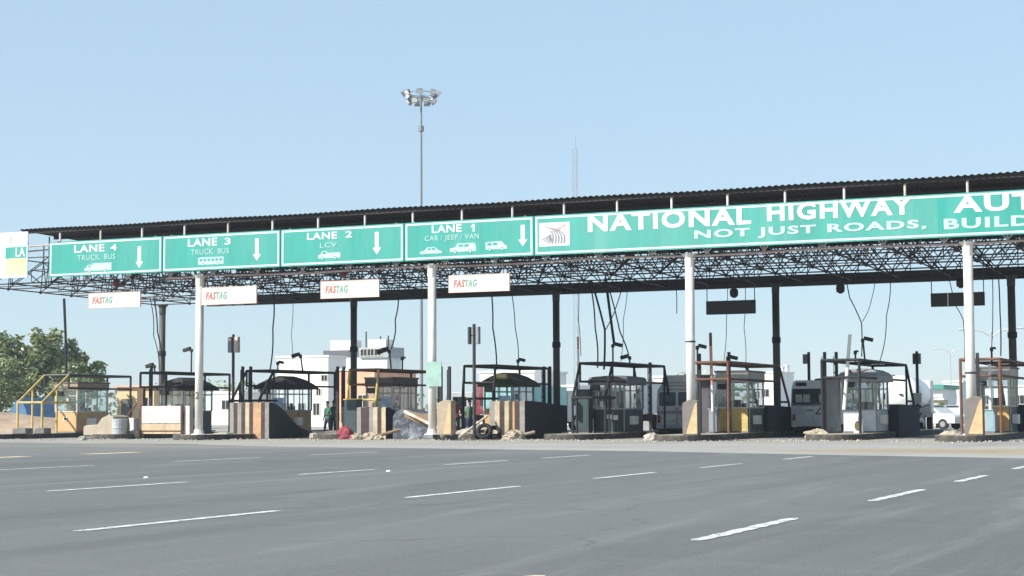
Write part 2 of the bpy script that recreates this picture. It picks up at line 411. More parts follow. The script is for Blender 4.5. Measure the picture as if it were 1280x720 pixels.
# straps on columns carrying small devices
for k, zz in ((3,3.55),(4,2.2)): MB().lathe([(.178,zz),(.2,zz+.01),(.2,zz+.06),(.178,zz+.07)], 14).build('strap', steel, cols[k])

# ------------------------------------------------------------------ overhead signs
SY = 63.8                                       # front plane of the boards
SZ0, SZ1 = 7.255, 8.845
def board(name, label, xa, xb, mats, cat='road sign'):
    t = thing(name, label, cat, (xa, SY, SZ0))
    L_ = xb - xa; H_ = SZ1 - SZ0
    bd = MB().box(0, L_, 0, .06, 0, H_); bd.build('board', mats, t)
    k = MB(); e = .07; i0 = .055
    for a, c, d, f in ((i0,L_-i0,H_-i0-e,H_-i0),(i0,L_-i0,i0,i0+e),(i0,i0+e,i0+e,H_-i0-e),(L_-i0-e,L_-i0,i0+e,H_-i0-e)): k.box(a, c, -.006, 0, d, f)
    k.build('border', mint, t)
    sm_ = MB(); ns_ = max(2, round(L_/1.22))
    for i in range(1, ns_): sm_.box(L_*i/ns_-.007, L_*i/ns_+.007, -.0025, 0, .13, H_-.13)
    sm_.box(.13, L_-.13, -.0025, 0, .124, .13); sm_.build('sheet_seam', mats if not isinstance(mats, list) else mats[0], t)
    rv = MB()
    for i in range(ns_*2+1):
        for z_ in (.028, H_-.028): rv.box(max(.02,min(L_-.04,L_*i/(ns_*2)))-.012, max(.02,min(L_-.04,L_*i/(ns_*2)))+.012, -.012, 0, z_-.012, z_+.012)
    rv.build('rivet_row', boardback, t)
    for xx in (.4, L_-.4):
        if L_ < 10: MB().box(xx-.03, xx+.03, .06, .3, -.05, H_+.05).build('sign_bracket', boardback, t)
    return t
def sgn_txt(t, s, px0, px1, ya, yb, m, bold=.02, name='lettering', shear=0):
    """ya/yb: top and bottom pixel rows at the text's left end"""
    a, c = at(px0, yb, SY), at(px0, ya, SY); x1 = X(px1, SY)
    l = t.location
    return text_mesh(s, a.x-l.x, x1-l.x, a.z-l.z, c.z-l.z, -.001, name, m, t, bold, shear=shear, space=1.0+bold*4.2)
def arrow(t, px, ya, yb):
    l = t.location; x = X(px, SY)-l.x; z1 = Z(px, ya, SY)-l.z; z0 = Z(px, yb, SY)-l.z; s = .09
    MB().prism([(x-s,z1),(x-s,z0+.28),(x-.2,z0+.28),(x,z0),(x+.2,z0+.28),(x+s,z0+.28),(x+s,z1)], 'y', -.008, 0).build('arrow', letter, t)
def picto(t, kind, px0, px1, ya, yb, m=picw):
    l = t.location; xa, xb = X(px0, SY)-l.x, X(px1, SY)-l.x; z1 = Z((px0+px1)/2, ya, SY)-l.z; z0 = Z((px0+px1)/2, yb, SY)-l.z
    prof = {'truck': [(0,.22),(0,.5),(.06,.55),(.12,.85),(.3,.85),(.3,1),(1,1),(1,.22)],
            'bus': [(0,.18),(0,.9),(.05,1),(1,1),(1,.18)],
            'lcv': [(0,.2),(0,.55),(.1,.6),(.2,.95),(.4,.95),(.4,.75),(1,.75),(1,.2)],
            'car': [(0,.2),(.02,.5),(.2,.58),(.34,1),(.68,1),(.84,.58),(.98,.5),(1,.2)],
            'jeep': [(0,.2),(0,.55),(.2,.62),(.3,1),(.95,1),(1,.6),(1,.2)],
            'van': [(0,.2),(0,.95),(.75,1),(.9,.6),(1,.5),(1,.2)]}[kind]
    k = MB(); f = lambda p: (xa+p[0]*(xb-xa), z0+p[1]*(z1-z0))
    k.prism([f(p) for p in prof], 'y', -.007, 0, 0)
    ww = {'truck': [(.14,.6,.24,.78)], 'bus': [(.06+.155*i,.55,.17+.155*i,.85) for i in range(6)], 'lcv': [(.2,.62,.36,.86)],
          'car': [(.36,.62,.5,.9),(.54,.62,.7,.9)], 'jeep': [(.34,.65,.5,.9),(.55,.65,.72,.9)], 'van': [(.08,.6,.28,.85),(.34,.6,.54,.85)]}[kind]
    for a, c, d, e in ww:
        p, q = f((a,c)), f((d,e)); k.box(p[0], q[0], -.010, -.007, p[1], q[1], 1)
    for cx in (.2, .78):
        c = f((cx,.2)); r = .19*(z1-z0)
        k.prism([(c[0]+r*math.cos(i*.524), c[1]+r*math.sin(i*.524)) for i in range(12)], 'y', -.012, -.007, 1)
        r *= .62
        k.prism([(c[0]+r*math.cos(i*.524), c[1]+r*math.sin(i*.524)) for i in range(12)], 'y', -.015, -.012, 0)
    k.build('vehicle_symbol', [m, green], t)
div = [-51.07,-44.90,-38.86,-32.93,-27.10]
s4 = board('lane_sign', 'green overhead board reading LANE 4 TRUCK BUS with a lorry symbol', div[0], div[1]-.02, green)
sgn_txt(s4, "LANE", 93, 128, 307, 316, letter); sgn_txt(s4, "4", 138, 143.5, 305.5, 313.5, letter); sgn_txt(s4, "TRUCK  BUS", 97, 142, 319, 326, letterf); picto(s4, 'truck', 103, 137, 329, 341); arrow(s4, 172, 308, 335)
s3 = board('lane_sign', 'green overhead board reading LANE 3 TRUCK BUS with a bus symbol', div[1]+.02, div[2]-.02, green)
sgn_txt(s3, "LANE", 235, 270, 299, 308.5, letter); sgn_txt(s3, "3", 281, 287, 297.5, 306, letter); sgn_txt(s3, "TRUCK  BUS", 239, 285, 312, 319, letterf); picto(s3, 'bus', 246, 278, 321.5, 332.5); arrow(s3, 320, 298, 326)
s2 = board('lane_sign', 'green overhead board reading LANE 2 LCV with a small lorry symbol', div[2]+.02, div[3]-.02, green)
sgn_txt(s2, "LANE", 384, 421, 291.5, 300, letter); sgn_txt(s2, "2", 432, 440, 289, 297, letter); sgn_txt(s2, "LCV", 400, 421, 303.5, 310, letterf); picto(s2, 'lcv', 397, 425, 313, 325); arrow(s2, 471, 290, 318)
s1 = board('lane_sign', 'green overhead board reading LANE 1 CAR JEEP VAN with three vehicle symbols', div[3]+.02, div[4]-.02, green)
sgn_txt(s1, "LANE", 540, 578, 282, 291.5, letter); l = s1.location; xo, zo, zp = X(593,SY)-l.x, Z(592,289.5,SY)-l.z, Z(592,280,SY)-l.z
MB().prism([(xo-.035,zo),(xo+.045,zo),(xo+.045,zp),(xo-.02,zp),(xo-.13,zp-.09),(xo-.10,zp-.14),(xo-.035,zp-.09)],'y',-.012,0).build('lettering', letter, s1); sgn_txt(s1, "CAR / JEEP / VAN", 531, 600, 295, 303.5, letterf)
picto(s1, 'car', 525, 553, 309, 319); picto(s1, 'jeep', 563, 596, 304, 317); picto(s1, 'van', 608, 635, 301.5, 314); arrow(s1, 655, 281, 308)
hs = board('highway_sign', 'very long green overhead board reading NATIONAL HIGHWAY AUTHORITY with a white square emblem', div[4]+.02, XR-.2, green2)
sgn_txt(hs, "NATIONAL", 735, 943, 268.5, 290.5, letter, .036); sgn_txt(hs, "HIGHWAY", 959, 1147, 255.5, 277, letter, .036); sgn_txt(hs, "AUTHORITY", 1192, 1512, 245, 266.5, letter, .036)
sgn_txt(hs, "NOT JUST ROADS,", 868, 1164, 288, 301.5, letter2, .036); sgn_txt(hs, "BUILDING", 1180, 1372, 273.5, 287, letter2, .036)
l = hs.location
MB().box(X(1178,SY)-l.x, XR-.6-l.x, -.003, 0, .14, SZ1-SZ0-.14).build('side_panel', green, hs)
ea, eb = X(675.5,SY)-l.x, X(714,SY)-l.x; ez0, ez1 = Z(695,307.5,SY)-l.z, Z(695,278,SY)-l.z
em = MB().box(ea, eb, -.01, 0, ez0, ez1).build('emblem_panel', letter, hs)
eg = mat("emblem_grey", (.22,.22,.24), .6, var=.1); ep = mat("emblem_rose", (.46,.34,.36), .6, var=.1)
k = MB(); ew, eh = eb-ea, ez1-ez0
E = lambda u, v: (ea+u*ew, ez0+v*eh)
def ribbon(pts, w0, w1, mi):
    for i in range(len(pts)-1):
        (u0,v0),(u1,v1) = pts[i], pts[i+1]; a = w0+(w1-w0)*i/(len(pts)-1); c = w0+(w1-w0)*(i+1)/(len(pts)-1)
        dx, dy = u1-u0, v1-v0; d = math.hypot(dx,dy) or 1; nx_, ny_ = -dy/d, dx/d
        k.prism([E(u0+nx_*a,v0+ny_*a),E(u0-nx_*a,v0-ny_*a),E(u1-nx_*c,v1-ny_*c),E(u1+nx_*c,v1+ny_*c)], 'y', -.016, -.0105, mi)
for q in range(5):      # road lines curving up and over to the left
    ribbon([(.43+.095*q,.10),(.46+.095*q,.25),(.465+.09*q,.42),(.43+.08*q,.56),(.36+.07*q,.66)], .030, .020, 0)
for q in range(4):      # rays towards the lower left
    ribbon([(.09+.07*q,.26-.05*q),(.24+.05*q,.38-.06*q),(.40,.50-.06*q)], .022, .030, 0)
ribbon([(.14,.88),(.3,.82),(.45,.74),(.6,.72),(.76,.80),(.88,.9)], .02, .05, 1)
ribbon([(.2,.80),(.4,.72),(.58,.66),(.74,.70)], .02, .03, 1)
k.build('emblem', [eg, ep], em)
# board at the left edge of the frame
XA = X(31, 63.3)
t = thing('edge_sign', 'white topped overhead board with a pale yellow panel at the left end of the canopy', 'road sign', (XA-3.2, 63.3, 7.25))
MB().box(0, 3.2, 0, .06, 0, 1.62).build('board', mint, t)
z0 = Z(15,309,63.3)-7.25; z1 = Z(15,323,63.3)-7.25
MB().box(0, 3.2, -.01, .06, z0+.07, Z(15,290.5,63.3)-7.25).build('top_panel', letter, t)
MB().box(1.95, 3.14, -.008, 0, z1, z0).build('green_panel', green, t)
cream = mat("pale_yellow_panel", (.50,.53,.24), .5, var=.2, scale=1.2, dirt=(.80,.62,.50), dirt_amt=.6)
MB().box(1.95, 3.14, -.008, 0, .1, z1-.02).build('cream_panel', cream, t)
text_mesh("LA", 2.55, 3.08, z1+.06, z0-.04, -.009, 'lettering', letter, t, .02)
rosetxt = mat("faded_red_lettering", (.62,.36,.28), .6)
text_mesh("E", 2.2, 2.36, z0+.2, z0+.5, -.011, 'lettering', rosetxt, t, .0)

# ------------------------------------------------------------------ small toll-tag signs hanging under the frame
fred = mat("tag_red", (.48,.14,.10), .5); fgrn = mat("tag_green", (.18,.32,.22), .5); fline = mat("tag_frame", (.60,.40,.32), .6, var=.2)
FY = 63.6
for (pa, ya, pb, yb, lab) in ((109,367,173,385.5,'white hanging sign with red and green lettering under the LANE 4 board'),
                     (251,360,319,381,'white hanging sign with red and green lettering touching the first white column'),
                     (401,352,473,373,'white hanging sign with red and green lettering under the LANE 2 board'),
                     (562,344.5,637,365.5,'white hanging sign with red and green lettering right of the second white column')):
    pm = (pa+pb)/2
    xa, xb = X(pa,FY), X(pb,FY); zt_, zb_ = Z(pm,ya-.8,FY), Z(pm,yb-1.6,FY)
    if lab.find('touching') > 0: yy = FY
    t = thing('hanging_sign', lab, 'hanging sign', (xa, FY, zb_), 0, 'white signs hanging under the frame')
    wd, ht = xb-xa, zt_-zb_
    MB().box(0, wd, 0, .05, 0, ht).build('panel', letter, t)
    k = MB()
    for a, c, d, e in ((0,wd,ht,ht+.03),(0,wd,-.03,0),(-.03,0,-.03,ht+.03),(wd,wd+.03,-.03,ht+.03)): k.box(a,c,-.012,.062,d,e)
    k.build('frame', fline, t)
    text_mesh("FAS", wd*.07, wd*.265, ht*.27, ht*.76, -.001, 'lettering', fred, t, .045, shear=.25, space=1.2)
    text_mesh("TAG", wd*.265, wd*.47, ht*.27, ht*.76, -.001, 'lettering', fgrn, t, .045, shear=.25, space=1.2)
    ar = MB()
    for q in range(3): ar.prism([(wd*(.51+.022*q),ht*.36),(wd*(.525+.022*q),ht*.51),(wd*(.51+.022*q),ht*.66),(wd*(.517+.022*q),ht*.66),(wd*(.532+.022*q),ht*.51),(wd*(.517+.022*q),ht*.36)],'y',-.006,-.001)
    ar.build('chevron_mark', mat("tag_grey", (.5,.5,.5), .5), t)
    for xx in (.25, wd-.25): MB().tube((xx,.03,ht+.03),(xx,.03,7.26-zb_),.015,6).build('hanger', steel, t)

# LED display boards and round lamps under the rear half
for (pa, pb, ya, yb, lab) in ((884.5,946,375.5,392.5,'black oblong display hanging on two rods beside the third rear column'),
                              (1167,1234.5,365.5,382.5,'black oblong display hanging behind the rightmost white column')):
    y = 72.2; xa, xb = X(pa,y), X(pb,y); pm = (pa+pb)/2; za, zb_ = Z(pm,ya,y), Z(pm,yb,y)
    t = thing('display_board', lab, 'display board', (xa,y,zb_), 0, 'black displays hanging under the canopy')
    wd, ht = xb-xa, za-zb_
    MB().box(0, wd, 0, .16, 0, ht).build('housing', black, t, bevel=.015)
    MB().box(.05, wd-.05, -.008, 0, .05, ht-.05).build('screen', mat('dark_screen', (.008,.008,.01), .5), t)
    for xx in (.03, wd-.03): MB().tube((xx,.08,ht),(xx,.08,7.06-zb_),.02,6).build('hanger', steel, t)
    if pa > 1000: MB().box(wd*.315, wd*.335, -.012, .17, -.01, ht+.01).build('joint_strip', tubew, t)
for (px, py, y, lab) in ((917.5,366,72.2,'round black lamp hanging just above the left oblong display'),(1201,353.5,72.2,'round black lamp hanging above the right oblong display'),
                         (1050.5,360.5,72.2,'round black lamp hanging alone between the two oblong displays')):
    p = at(px,py,y); t = thing('hanging_lamp', lab, 'lamp', (p.x,p.y,p.z-.2), 0, 'round lamps under the canopy')
    MB().lathe([(.05,-.02),(.17,.06),(.19,.2),(.17,.34),(.06,.4)], 12).build('housing', black, t)
    MB().tube((0,0,.4),(0,0,7.06-p.z+.2),.02,6).build('stem', steel, t)
for (px, py, lab) in ((145,354,'small dark red lamp under the middle of the LANE 4 board'),(429,341,'small dark red lamp under the middle of the LANE 2 board')):
    p = at(px,py,64.9); t = thing('red_lamp', lab, 'lamp', (p.x,p.y,p.z-.12), 0, 'red lamps under the sign boards')
    MB().lathe([(.06,-.05),(.15,.0),(.16,.2),(.07,.27)], 12).build('housing', mat("dark_red_lamp", (.16,.015,.03), .4), t)
    MB().tube((0,0,.27),(0,0,.4),.02,6).build('stem', steel, t)

# ------------------------------------------------------------------ traffic islands, booths, guard frames
Y0 = 71.0                                       # front of the booths
BD = 2.45
corner = {k: X(p, Y0) for k, p in dict(A=96,B=229,C=356,D=490,E=640,F=778,G=935,H=1095,I=1262).items()}
bc = {k: x - .66 for k, x in corner.items()}
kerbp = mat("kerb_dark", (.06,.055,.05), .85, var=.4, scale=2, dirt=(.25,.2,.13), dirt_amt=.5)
isl_lab = dict(A='raised kerb island under the leftmost booth', B='raised kerb island under the booth behind the white barricade', C='raised kerb island under the booth behind the orange striped block',
  D='raised kerb island under the booth left of the second white column', E='raised kerb island under the booth with the long dark wall', F='raised kerb island under the dark rounded booth',
  G='raised kerb island of the third white column', H='raised kerb island under the grey domed booth', I='raised kerb island of the rightmost white column')
for k, x in bc.items():
    yn = {'A':63.5,'B':65.5,'C':63.4,'D':66,'E':66.5,'F':65.4,'G':63.0,'H':65.2,'I':63.0}[k]
    hw = .98; xc = x + {'E':.45,'C':.15}.get(k,0)
    def outl(h): 
        return [(h*math.cos(a), -h*math.sin(a)*.9) for a in [math.pi - math.pi*i/10 for i in range(11)]]
    ring = [(px_, py__ ) for px_, py__ in outl(hw)] + [(hw,18.5),(-hw,18.5)]
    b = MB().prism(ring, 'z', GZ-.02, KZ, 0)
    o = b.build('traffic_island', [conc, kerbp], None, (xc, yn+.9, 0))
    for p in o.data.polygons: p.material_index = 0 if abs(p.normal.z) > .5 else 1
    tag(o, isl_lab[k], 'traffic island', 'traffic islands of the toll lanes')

wall_t = mat("tan_panel", (.50,.32,.13), .6, var=.15, scale=1.5, dirt=(.25,.15,.07), dirt_amt=.6)
wall_o = mat("orange_panel", (.52,.33,.14), .6, var=.15, scale=1.5, dirt=(.50,.38,.36), dirt_amt=.7)
wall_g = mat("olive_grey_panel", (.10,.105,.085), .6, var=.2)
wall_d = mat("dark_green_and_shade_panel", (.028,.05,.055), .5, var=.25)  # own dark green; also painted shade on some booth sides
wall_l = mat("pale_grey_panel", (.66,.69,.72), .5, var=.15, dirt=(.28,.27,.25))
frm_w = mat("pale_window_frame", (.60,.56,.47), .5, var=.1)
frm_d = mat("dark_window_frame", (.34,.35,.35), .45, var=.1)
roof_k = mat("dark_thatch_roof", (.035,.033,.032), .9, var=.5, scale=6, bump=.6)
roof_o = mat("olive_roof", (.07,.075,.03), .85, var=.5, scale=5, bump=.5)
roof_g = mat("grey_roof", (.32,.33,.35), .6, var=.2)
roof_m = mat("brown_grey_fascia", (.13,.11,.10), .7, var=.3, scale=3)
roof_p = mat("pale_fascia", (.46,.45,.42), .6, var=.15, dirt=(.25,.22,.2))
monm = mat("monitor_dark", (.03,.03,.035), .4)
poster_m = mat("blue_poster", (.42,.52,.68), .5, var=.3, scale=9, dirt=(.12,.16,.3), dirt_amt=.9)
notice_m = mat('paper_notice', (.66,.66,.60), .7, var=.15, scale=6, dirt=(.35,.38,.5), dirt_amt=.6)
seatm = mat("seat_fabric", (.05,.05,.09), .8)
def poly_off(poly, d):
    n = len(poly); out = []
    for i in range(n):
        p0, p1, p2 = Vector(poly[i-1]), Vector(poly[i]), Vector(poly[(i+1) % n])
        e1, e2 = (p1-p0).normalized(), (p2-p1).normalized()
        n1, n2 = Vector((e1.y,-e1.x)), Vector((e2.y,-e2.x))
        m_ = (n1+n2); m_ = m_/(m_.dot(n1)) if m_.length > 1e-6 else n1
        out.append(tuple(p1 + m_*d))
    return out
def booth(k, label, wm, wside, fm, roof, rm, zw=1.02, ze=2.12, ch=.0, W=1.32, D=BD, poster=False, fasc=None):
    t = thing('toll_booth', label, 'toll booth', (corner[k]-W/2, Y0, KZ), 0, 'toll booths under the canopy')
    h = W/2
    if ch: poly = [(-h+ch,0),(h-ch,0),(h,ch),(h,D-ch),(h-ch,D),(-h+ch,D),(-h,D-ch),(-h,ch)]
    else: poly = [(-h,0),(h,0),(h,D),(-h,D)]
    n = len(poly)
    b = MB().prism(poly, 'z', .06, zw, 0)
    o = b.build('wall', [wm, wside], t)
    for p in o.data.polygons: p.material_index = 1 if p.normal.x > .5 else 0
    MB().prism(poly_off(poly, .03), 'z', 0, .06).build('plinth', concdk, t)
    MB().prism(poly_off(poly, .025), 'z', zw, zw+.05).build('sill', fm, t)
    # counter and screen inside
    MB().box(-h+.1, h-.1, .25, .8, zw-.12, zw-.06).build('counter', frm_d, t)
    mo = MB(); mo.box(-.2,.2,.55,.6,zw+.02,zw+.36); mo.box(-.05,.05,.55,.62,zw-.06,zw+.02); mo.build('monitor', monm, t)
    st = MB(); st.box(-.22,.22,1.2,1.62,.48,.56); st.box(-.22,.22,1.6,1.68,.56,1.25); st.tube((0,1.4,.1),(0,1.4,.48),.04); st.build('seat', seatm, t)
    for i in range(n):
        p, q = Vector((*poly[i],0)), Vector((*poly[(i+1) % n],0)); d = (q-p); L_ = d.length; d.normalize(); nn = Vector((d.y,-d.x,0))
        f = MB(); z0, z1 = zw+.05, ze
        f.tube(p+Vector((0,0,z0)), p+Vector((0,0,z1)), .045, 6)
        nm = 1 if L_ < .8 else (2 if L_ < 1.6 else 3)
        for j in range(1, nm): f.tube(p+d*(L_*j/nm)+Vector((0,0,z0)), p+d*(L_*j/nm)+Vector((0,0,z1)), .028, 4)
        if L_ > .8: f.tube(p+Vector((0,0,z0+.72*(z1-z0))), q+Vector((0,0,z0+.72*(z1-z0))), .02, 4)
        w_ = f.build('window', fm, t)
        gp = MB(); a = p - nn*.012; c = q - nn*.012
        vs = [a+d*.03+Vector((0,0,z0)), c-d*.03+Vector((0,0,z0)), c-d*.03+Vector((0,0,z1)), a+d*.03+Vector((0,0,z1))]
        vs2 = [v - nn*.008 for v in vs]
        gp.add(vs+vs2, [(0,1,2,3),(7,6,5,4),(0,4,5,1),(1,5,6,2),(2,6,7,3),(3,7,4,0)]); gp.build('pane', glassm, w_)
        if poster and i == 0:
            MB().box(.02, L_/2-.06, -.02, -.008, zw+.1, zw+.62).build('poster', poster_m, w_)
    MB().box(h+.002, h+.02, D*.52, D*.88, .12, zw-.02).build('door', wside, t)
    rb_ = random.Random(ord(k))
    for _ in range(3):
        u = rb_.uniform(-h+.15, h-.3); z_ = rb_.choice((zw+.12, zw+.5, zw-.45, zw-.4)); MB().box(u, u+rb_.uniform(.14,.24), -.03, -.016, z_, z_+rb_.uniform(.14,.28)).build('notice', notice_m, t)
    for _ in range(2):
        v = rb_.uniform(.2, D-.5); z_ = rb_.choice((zw+.1, zw+.45)); MB().box(h+.016, h+.03, v, v+.22, z_, z_+.26).build('notice', notice_m, t)
    MB().path([(h+.03,.14,.05),(h+.03,.14,ze-.1),(h+.03,D*.5,ze-.05)],.022,6).build('conduit', chrome, t)
    MB().box(-h+.1,-h+.5,-.22,-.012,ze-.28,ze-.06).build('fare_display', monm, t)
    MB().box(h+.012,h+.25,D*.3,D*.3+.5,.35,.72).build('cooler_unit', white, t)
    if fasc: MB().prism(poly_off(poly,.06), 'z', ze, ze+fasc).build('fascia', rm, t)
    zf = ze + (fasc or 0)
    rb = MB()
    if roof == 'hip':
        ov = poly_off([(-h,0),(h,0),(h,D),(-h,D)], .26); m2 = lambda s, z: [( (x)*s, D/2+(y-D/2)*(1-(1-s)*.62), z) for x, y in ov]
        rb.loft([m2(1,zf-.07), m2(1.0,zf), m2(.84,zf+.17), m2(.5,zf+.40), m2(.2,zf+.52), m2(.06,zf+.57)])
    elif roof == 'dome':
        ov = poly_off(poly, .2); m2 = lambda s, z: [((x)*s, D/2+(y-D/2)*(1-(1-s)*.75), z) for x, y in ov]
        rb.loft([m2(1,zf-.05), m2(1.02,zf+.05), m2(.98,zf+.2), m2(.86,zf+.34), m2(.6,zf+.45), m2(.25,zf+.5)])
    elif roof == 'flat':
        rb.prism(poly_off(poly,.1), 'z', zf, zf+.07)
    elif roof == 'low':
        ov = poly_off(poly, .16); m2 = lambda s, z: [((x)*s, D/2+(y-D/2)*s, z) for x, y in ov]
        rb.loft([m2(1,zf-.04), m2(1,zf+.2), m2(.93,zf+.3), m2(.5,zf+.36)])
    o = rb.build('roof', rm if roof != 'flat' else roof_m, t)
    return t
booth('A', 'toll booth with orange lower walls and tan fascia at the far left beside the trees', wall_o, wall_o, frm_w, 'flat', mat('tan_fascia', (.34,.27,.19), .7, var=.3, scale=3, dirt=(.16,.12,.1), dirt_amt=.7), fasc=.34)
booth('B', 'toll booth with dark hipped roof behind the leftmost white column', wall_g, wall_g, frm_d, 'hip', roof_k)
booth('C', 'toll booth with dark hipped roof and tan side wall behind the orange striped block', wall_t, wall_t, frm_d, 'hip', roof_k, poster=True)
booth('D', 'toll booth with pale windows and brown fascia left of the second white column', wall_l, wall_t, frm_w, 'flat', roof_m, fasc=.36, poster=True)
booth('E', 'toll booth with olive roof above the tan striped block and long dark wall', wall_t, wall_t, frm_d, 'hip', roof_o, poster=True)
booth('F', 'dark green rounded toll booth under a tangle of cables', wall_d, wall_d, frm_d, 'low', mat('slate_fascia', (.20,.20,.21), .7, var=.3, scale=3), ch=.3, zw=1.0, W=1.5, D=3.0)
booth('G', 'toll booth with yellow lower wall and pale fascia behind the third white column', yellowp, wall_d, frm_w, 'flat', roof_p, fasc=.42)  # right side wall gets a dark colour in place of shade
booth('H', 'pale grey toll booth with rounded grey roof beside the white raised arm', wall_l, wall_l, frm_d, 'dome', roof_g, zw=.9)
booth('I', 'toll booth with tan lower wall behind the rightmost white column', wall_t, wall_d, frm_w, 'flat', roof_p, fasc=.42)  # shaded right side painted dark, front keeps its tan

def guard(k, label, m, px0, px1, ztop, sf, sr, xo=0, low=1.5, railm=None, mid=2.2):
    """pipe frame standing round a booth: px0/px1 are the ends of its top bar"""
    xs_ = (bc[k]-.74+xo, bc[k]+.74+xo)
    ya, yb = yat(px0, bc[k]+xo), yat(px1, bc[k]+xo)
    t = thing('guard_frame', label, 'guard frame', (bc[k]+xo, ya, KZ), 0, 'pipe frames standing around the booths')
    zt_ = ztop-KZ; r = .058; L_ = yb-ya
    b = MB(); rl = MB()
    for x in (-.74, .74):
        if sf: 
            b.tube((x,0,zt_),(x,L_,zt_),r,8); rl.path([(x,0,zt_),(x,-sf,low)],r,8); rl.tube((x,-sf,0),(x,-sf,low),r,8); b.tube((x,-.05,0) if False else (x,0,mid),(x,0,zt_),r*.8,8)
            rl.tube((x,-sf,low),(x,.25,low),r*.9,8); rl.tube((x,-sf*.45,0),(x,-sf*.45,low+(zt_-low)*.55),r*.9,8)
        else: b.tube((x,0,0),(x,0,zt_),r,8); b.tube((x,0,zt_),(x,L_,zt_),r,8)
        if sr: b.path([(x,L_,zt_),(x,L_+sr,1.2),(x,L_+sr,0)], r, 8); b.tube((x,L_,0),(x,L_,zt_),r*.8,8); b.tube((x,L_,1.3),(x,L_+sr,1.3),r*.8,8)
        else: b.tube((x,L_,0),(x,L_,zt_),r,8)
        b.tube((x,0,mid),(x,L_,mid),r*.8,8)
    for y in (0, L_*.5, L_): b.tube((-.74,y,zt_),(.74,y,zt_),r,8)
    b.tube((-.74,0,mid),(.74,0,mid),r*.8,8)
    if sf: rl.tube((-.74,-sf,low),(.74,-sf,low),r*.9,8)
    b.build('frame', m, t)
    if sf: rl.build('rail', railm or m, t)
guard('A', 'pipe frame with yellow front rails around the leftmost orange booth', steel, 70, 148, 2.98, 2.0, 0, railm=yellowp)
guard('B', 'square black pipe frame around the booth behind the leftmost white column', black, 191, 271, 3.0, 0, 0)
guard('C', 'black pipe frame with a slanting front around the booth behind the orange striped block', black, 325, 402, 3.02, 1.3, 0)
guard('D', 'brown pipe frame around the booth left of the second white column', rust, 455, 531, 2.98, .25, 0, railm=yellowp)
guard('E', 'black pipe frame around the olive roofed booth', black, 600, 668, 3.05, .2, 0)
guard('F', 'black pipe frame sloping at both ends around the dark rounded booth', black, 746, 812, 3.1, .9, .8)
guard('G', 'rusty red pipe frame sloping at its rear around the yellow walled booth', rust, 889, 955, 3.0, 0, 1.6)
guard('H', 'black pipe frame sloping at its rear around the grey domed booth', black, 1052, 1113, 3.0, 0, 1.6)
guard('I', 'brown pipe frame around the booth at the right edge', rust, 1227, 1272, 2.95, 0, 1.5)

# ------------------------------------------------------------------ crash blocks, walls, cabinets on the islands
st_b = mat("stripe_brown", (.05,.035,.032), .85, var=.35, scale=3, dirt=(.12,.09,.07)); st_o = mat("stripe_orange", (.48,.29,.16), .85, var=.25, scale=3, dirt=(.28,.17,.1), dirt_amt=.7)
st_c = mat("stripe_cream", (.48,.40,.27), .85, var=.25, scale=3, dirt=(.28,.21,.13), dirt_amt=.7); st_g = mat("stripe_grey", (.27,.255,.235), .9, var=.25, scale=3, dirt=(.15,.13,.11), dirt_amt=.7)
navy = mat("shade_dark_concrete", (.022,.032,.042), .85, var=.35, scale=1.5, dirt=(.06,.06,.06), dirt_amt=.4)  # shade on the sides of blocks and walls, put into the colour
def block(name, label, cat, px0, px1, y0, ylen, h, seq, rear_h=None, side=None, group='painted concrete blocks guarding the islands'):
    xa, xb = X(px0,y0), X(px1,y0); rear_h = h if rear_h is None else rear_h
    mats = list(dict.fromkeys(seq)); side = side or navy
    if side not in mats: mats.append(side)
    b = MB(); wd = xb-xa; n = len(seq); hb = .0
    zs = [0, h*.3, h*.65, h]
    for i, m in enumerate(seq):
        x0_, x1_ = wd*i/n, wd*(i+1)/n
        for a, c in zip(zs, zs[1:]): b.add([(x0_,0,a),(x1_,0,a),(x1_,0,c),(x0_,0,c)], [(0,1,2,3)], mats.index(m))
        # curled shoulders: the stripe runs on over the top edge
        b.add([(x0_,0,h),(x1_,0,h),(x1_,.12,h+.03),(x0_,.12,h+.03)], [(0,1,2,3)], mats.index(m))
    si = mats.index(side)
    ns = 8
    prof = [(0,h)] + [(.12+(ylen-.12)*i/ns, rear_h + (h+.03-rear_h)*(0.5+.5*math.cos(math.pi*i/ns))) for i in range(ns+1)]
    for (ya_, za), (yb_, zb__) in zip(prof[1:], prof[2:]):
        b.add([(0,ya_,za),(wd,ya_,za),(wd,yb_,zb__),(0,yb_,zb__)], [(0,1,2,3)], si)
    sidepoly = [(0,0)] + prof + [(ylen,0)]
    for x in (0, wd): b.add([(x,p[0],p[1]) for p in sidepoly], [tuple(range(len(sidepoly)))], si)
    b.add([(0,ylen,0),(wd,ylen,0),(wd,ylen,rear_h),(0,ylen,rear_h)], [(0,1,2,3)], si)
    o = b.build(name, mats, None, (xa,y0,GZ))
    return tag(o, label, cat, group)
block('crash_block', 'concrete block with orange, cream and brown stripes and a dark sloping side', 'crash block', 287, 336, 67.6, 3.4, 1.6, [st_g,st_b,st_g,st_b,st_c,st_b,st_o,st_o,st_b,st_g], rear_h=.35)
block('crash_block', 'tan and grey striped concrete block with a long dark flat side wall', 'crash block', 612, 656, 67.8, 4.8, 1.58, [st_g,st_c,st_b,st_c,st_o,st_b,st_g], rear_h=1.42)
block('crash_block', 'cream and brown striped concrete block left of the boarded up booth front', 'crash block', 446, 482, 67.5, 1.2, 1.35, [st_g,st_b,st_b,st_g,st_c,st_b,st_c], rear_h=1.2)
block('crash_wall', 'long dark wall behind the grey domed booth', 'crash wall', 1110, 1124, 73.6, 4.6, 1.35, [navy], rear_h=1.3)
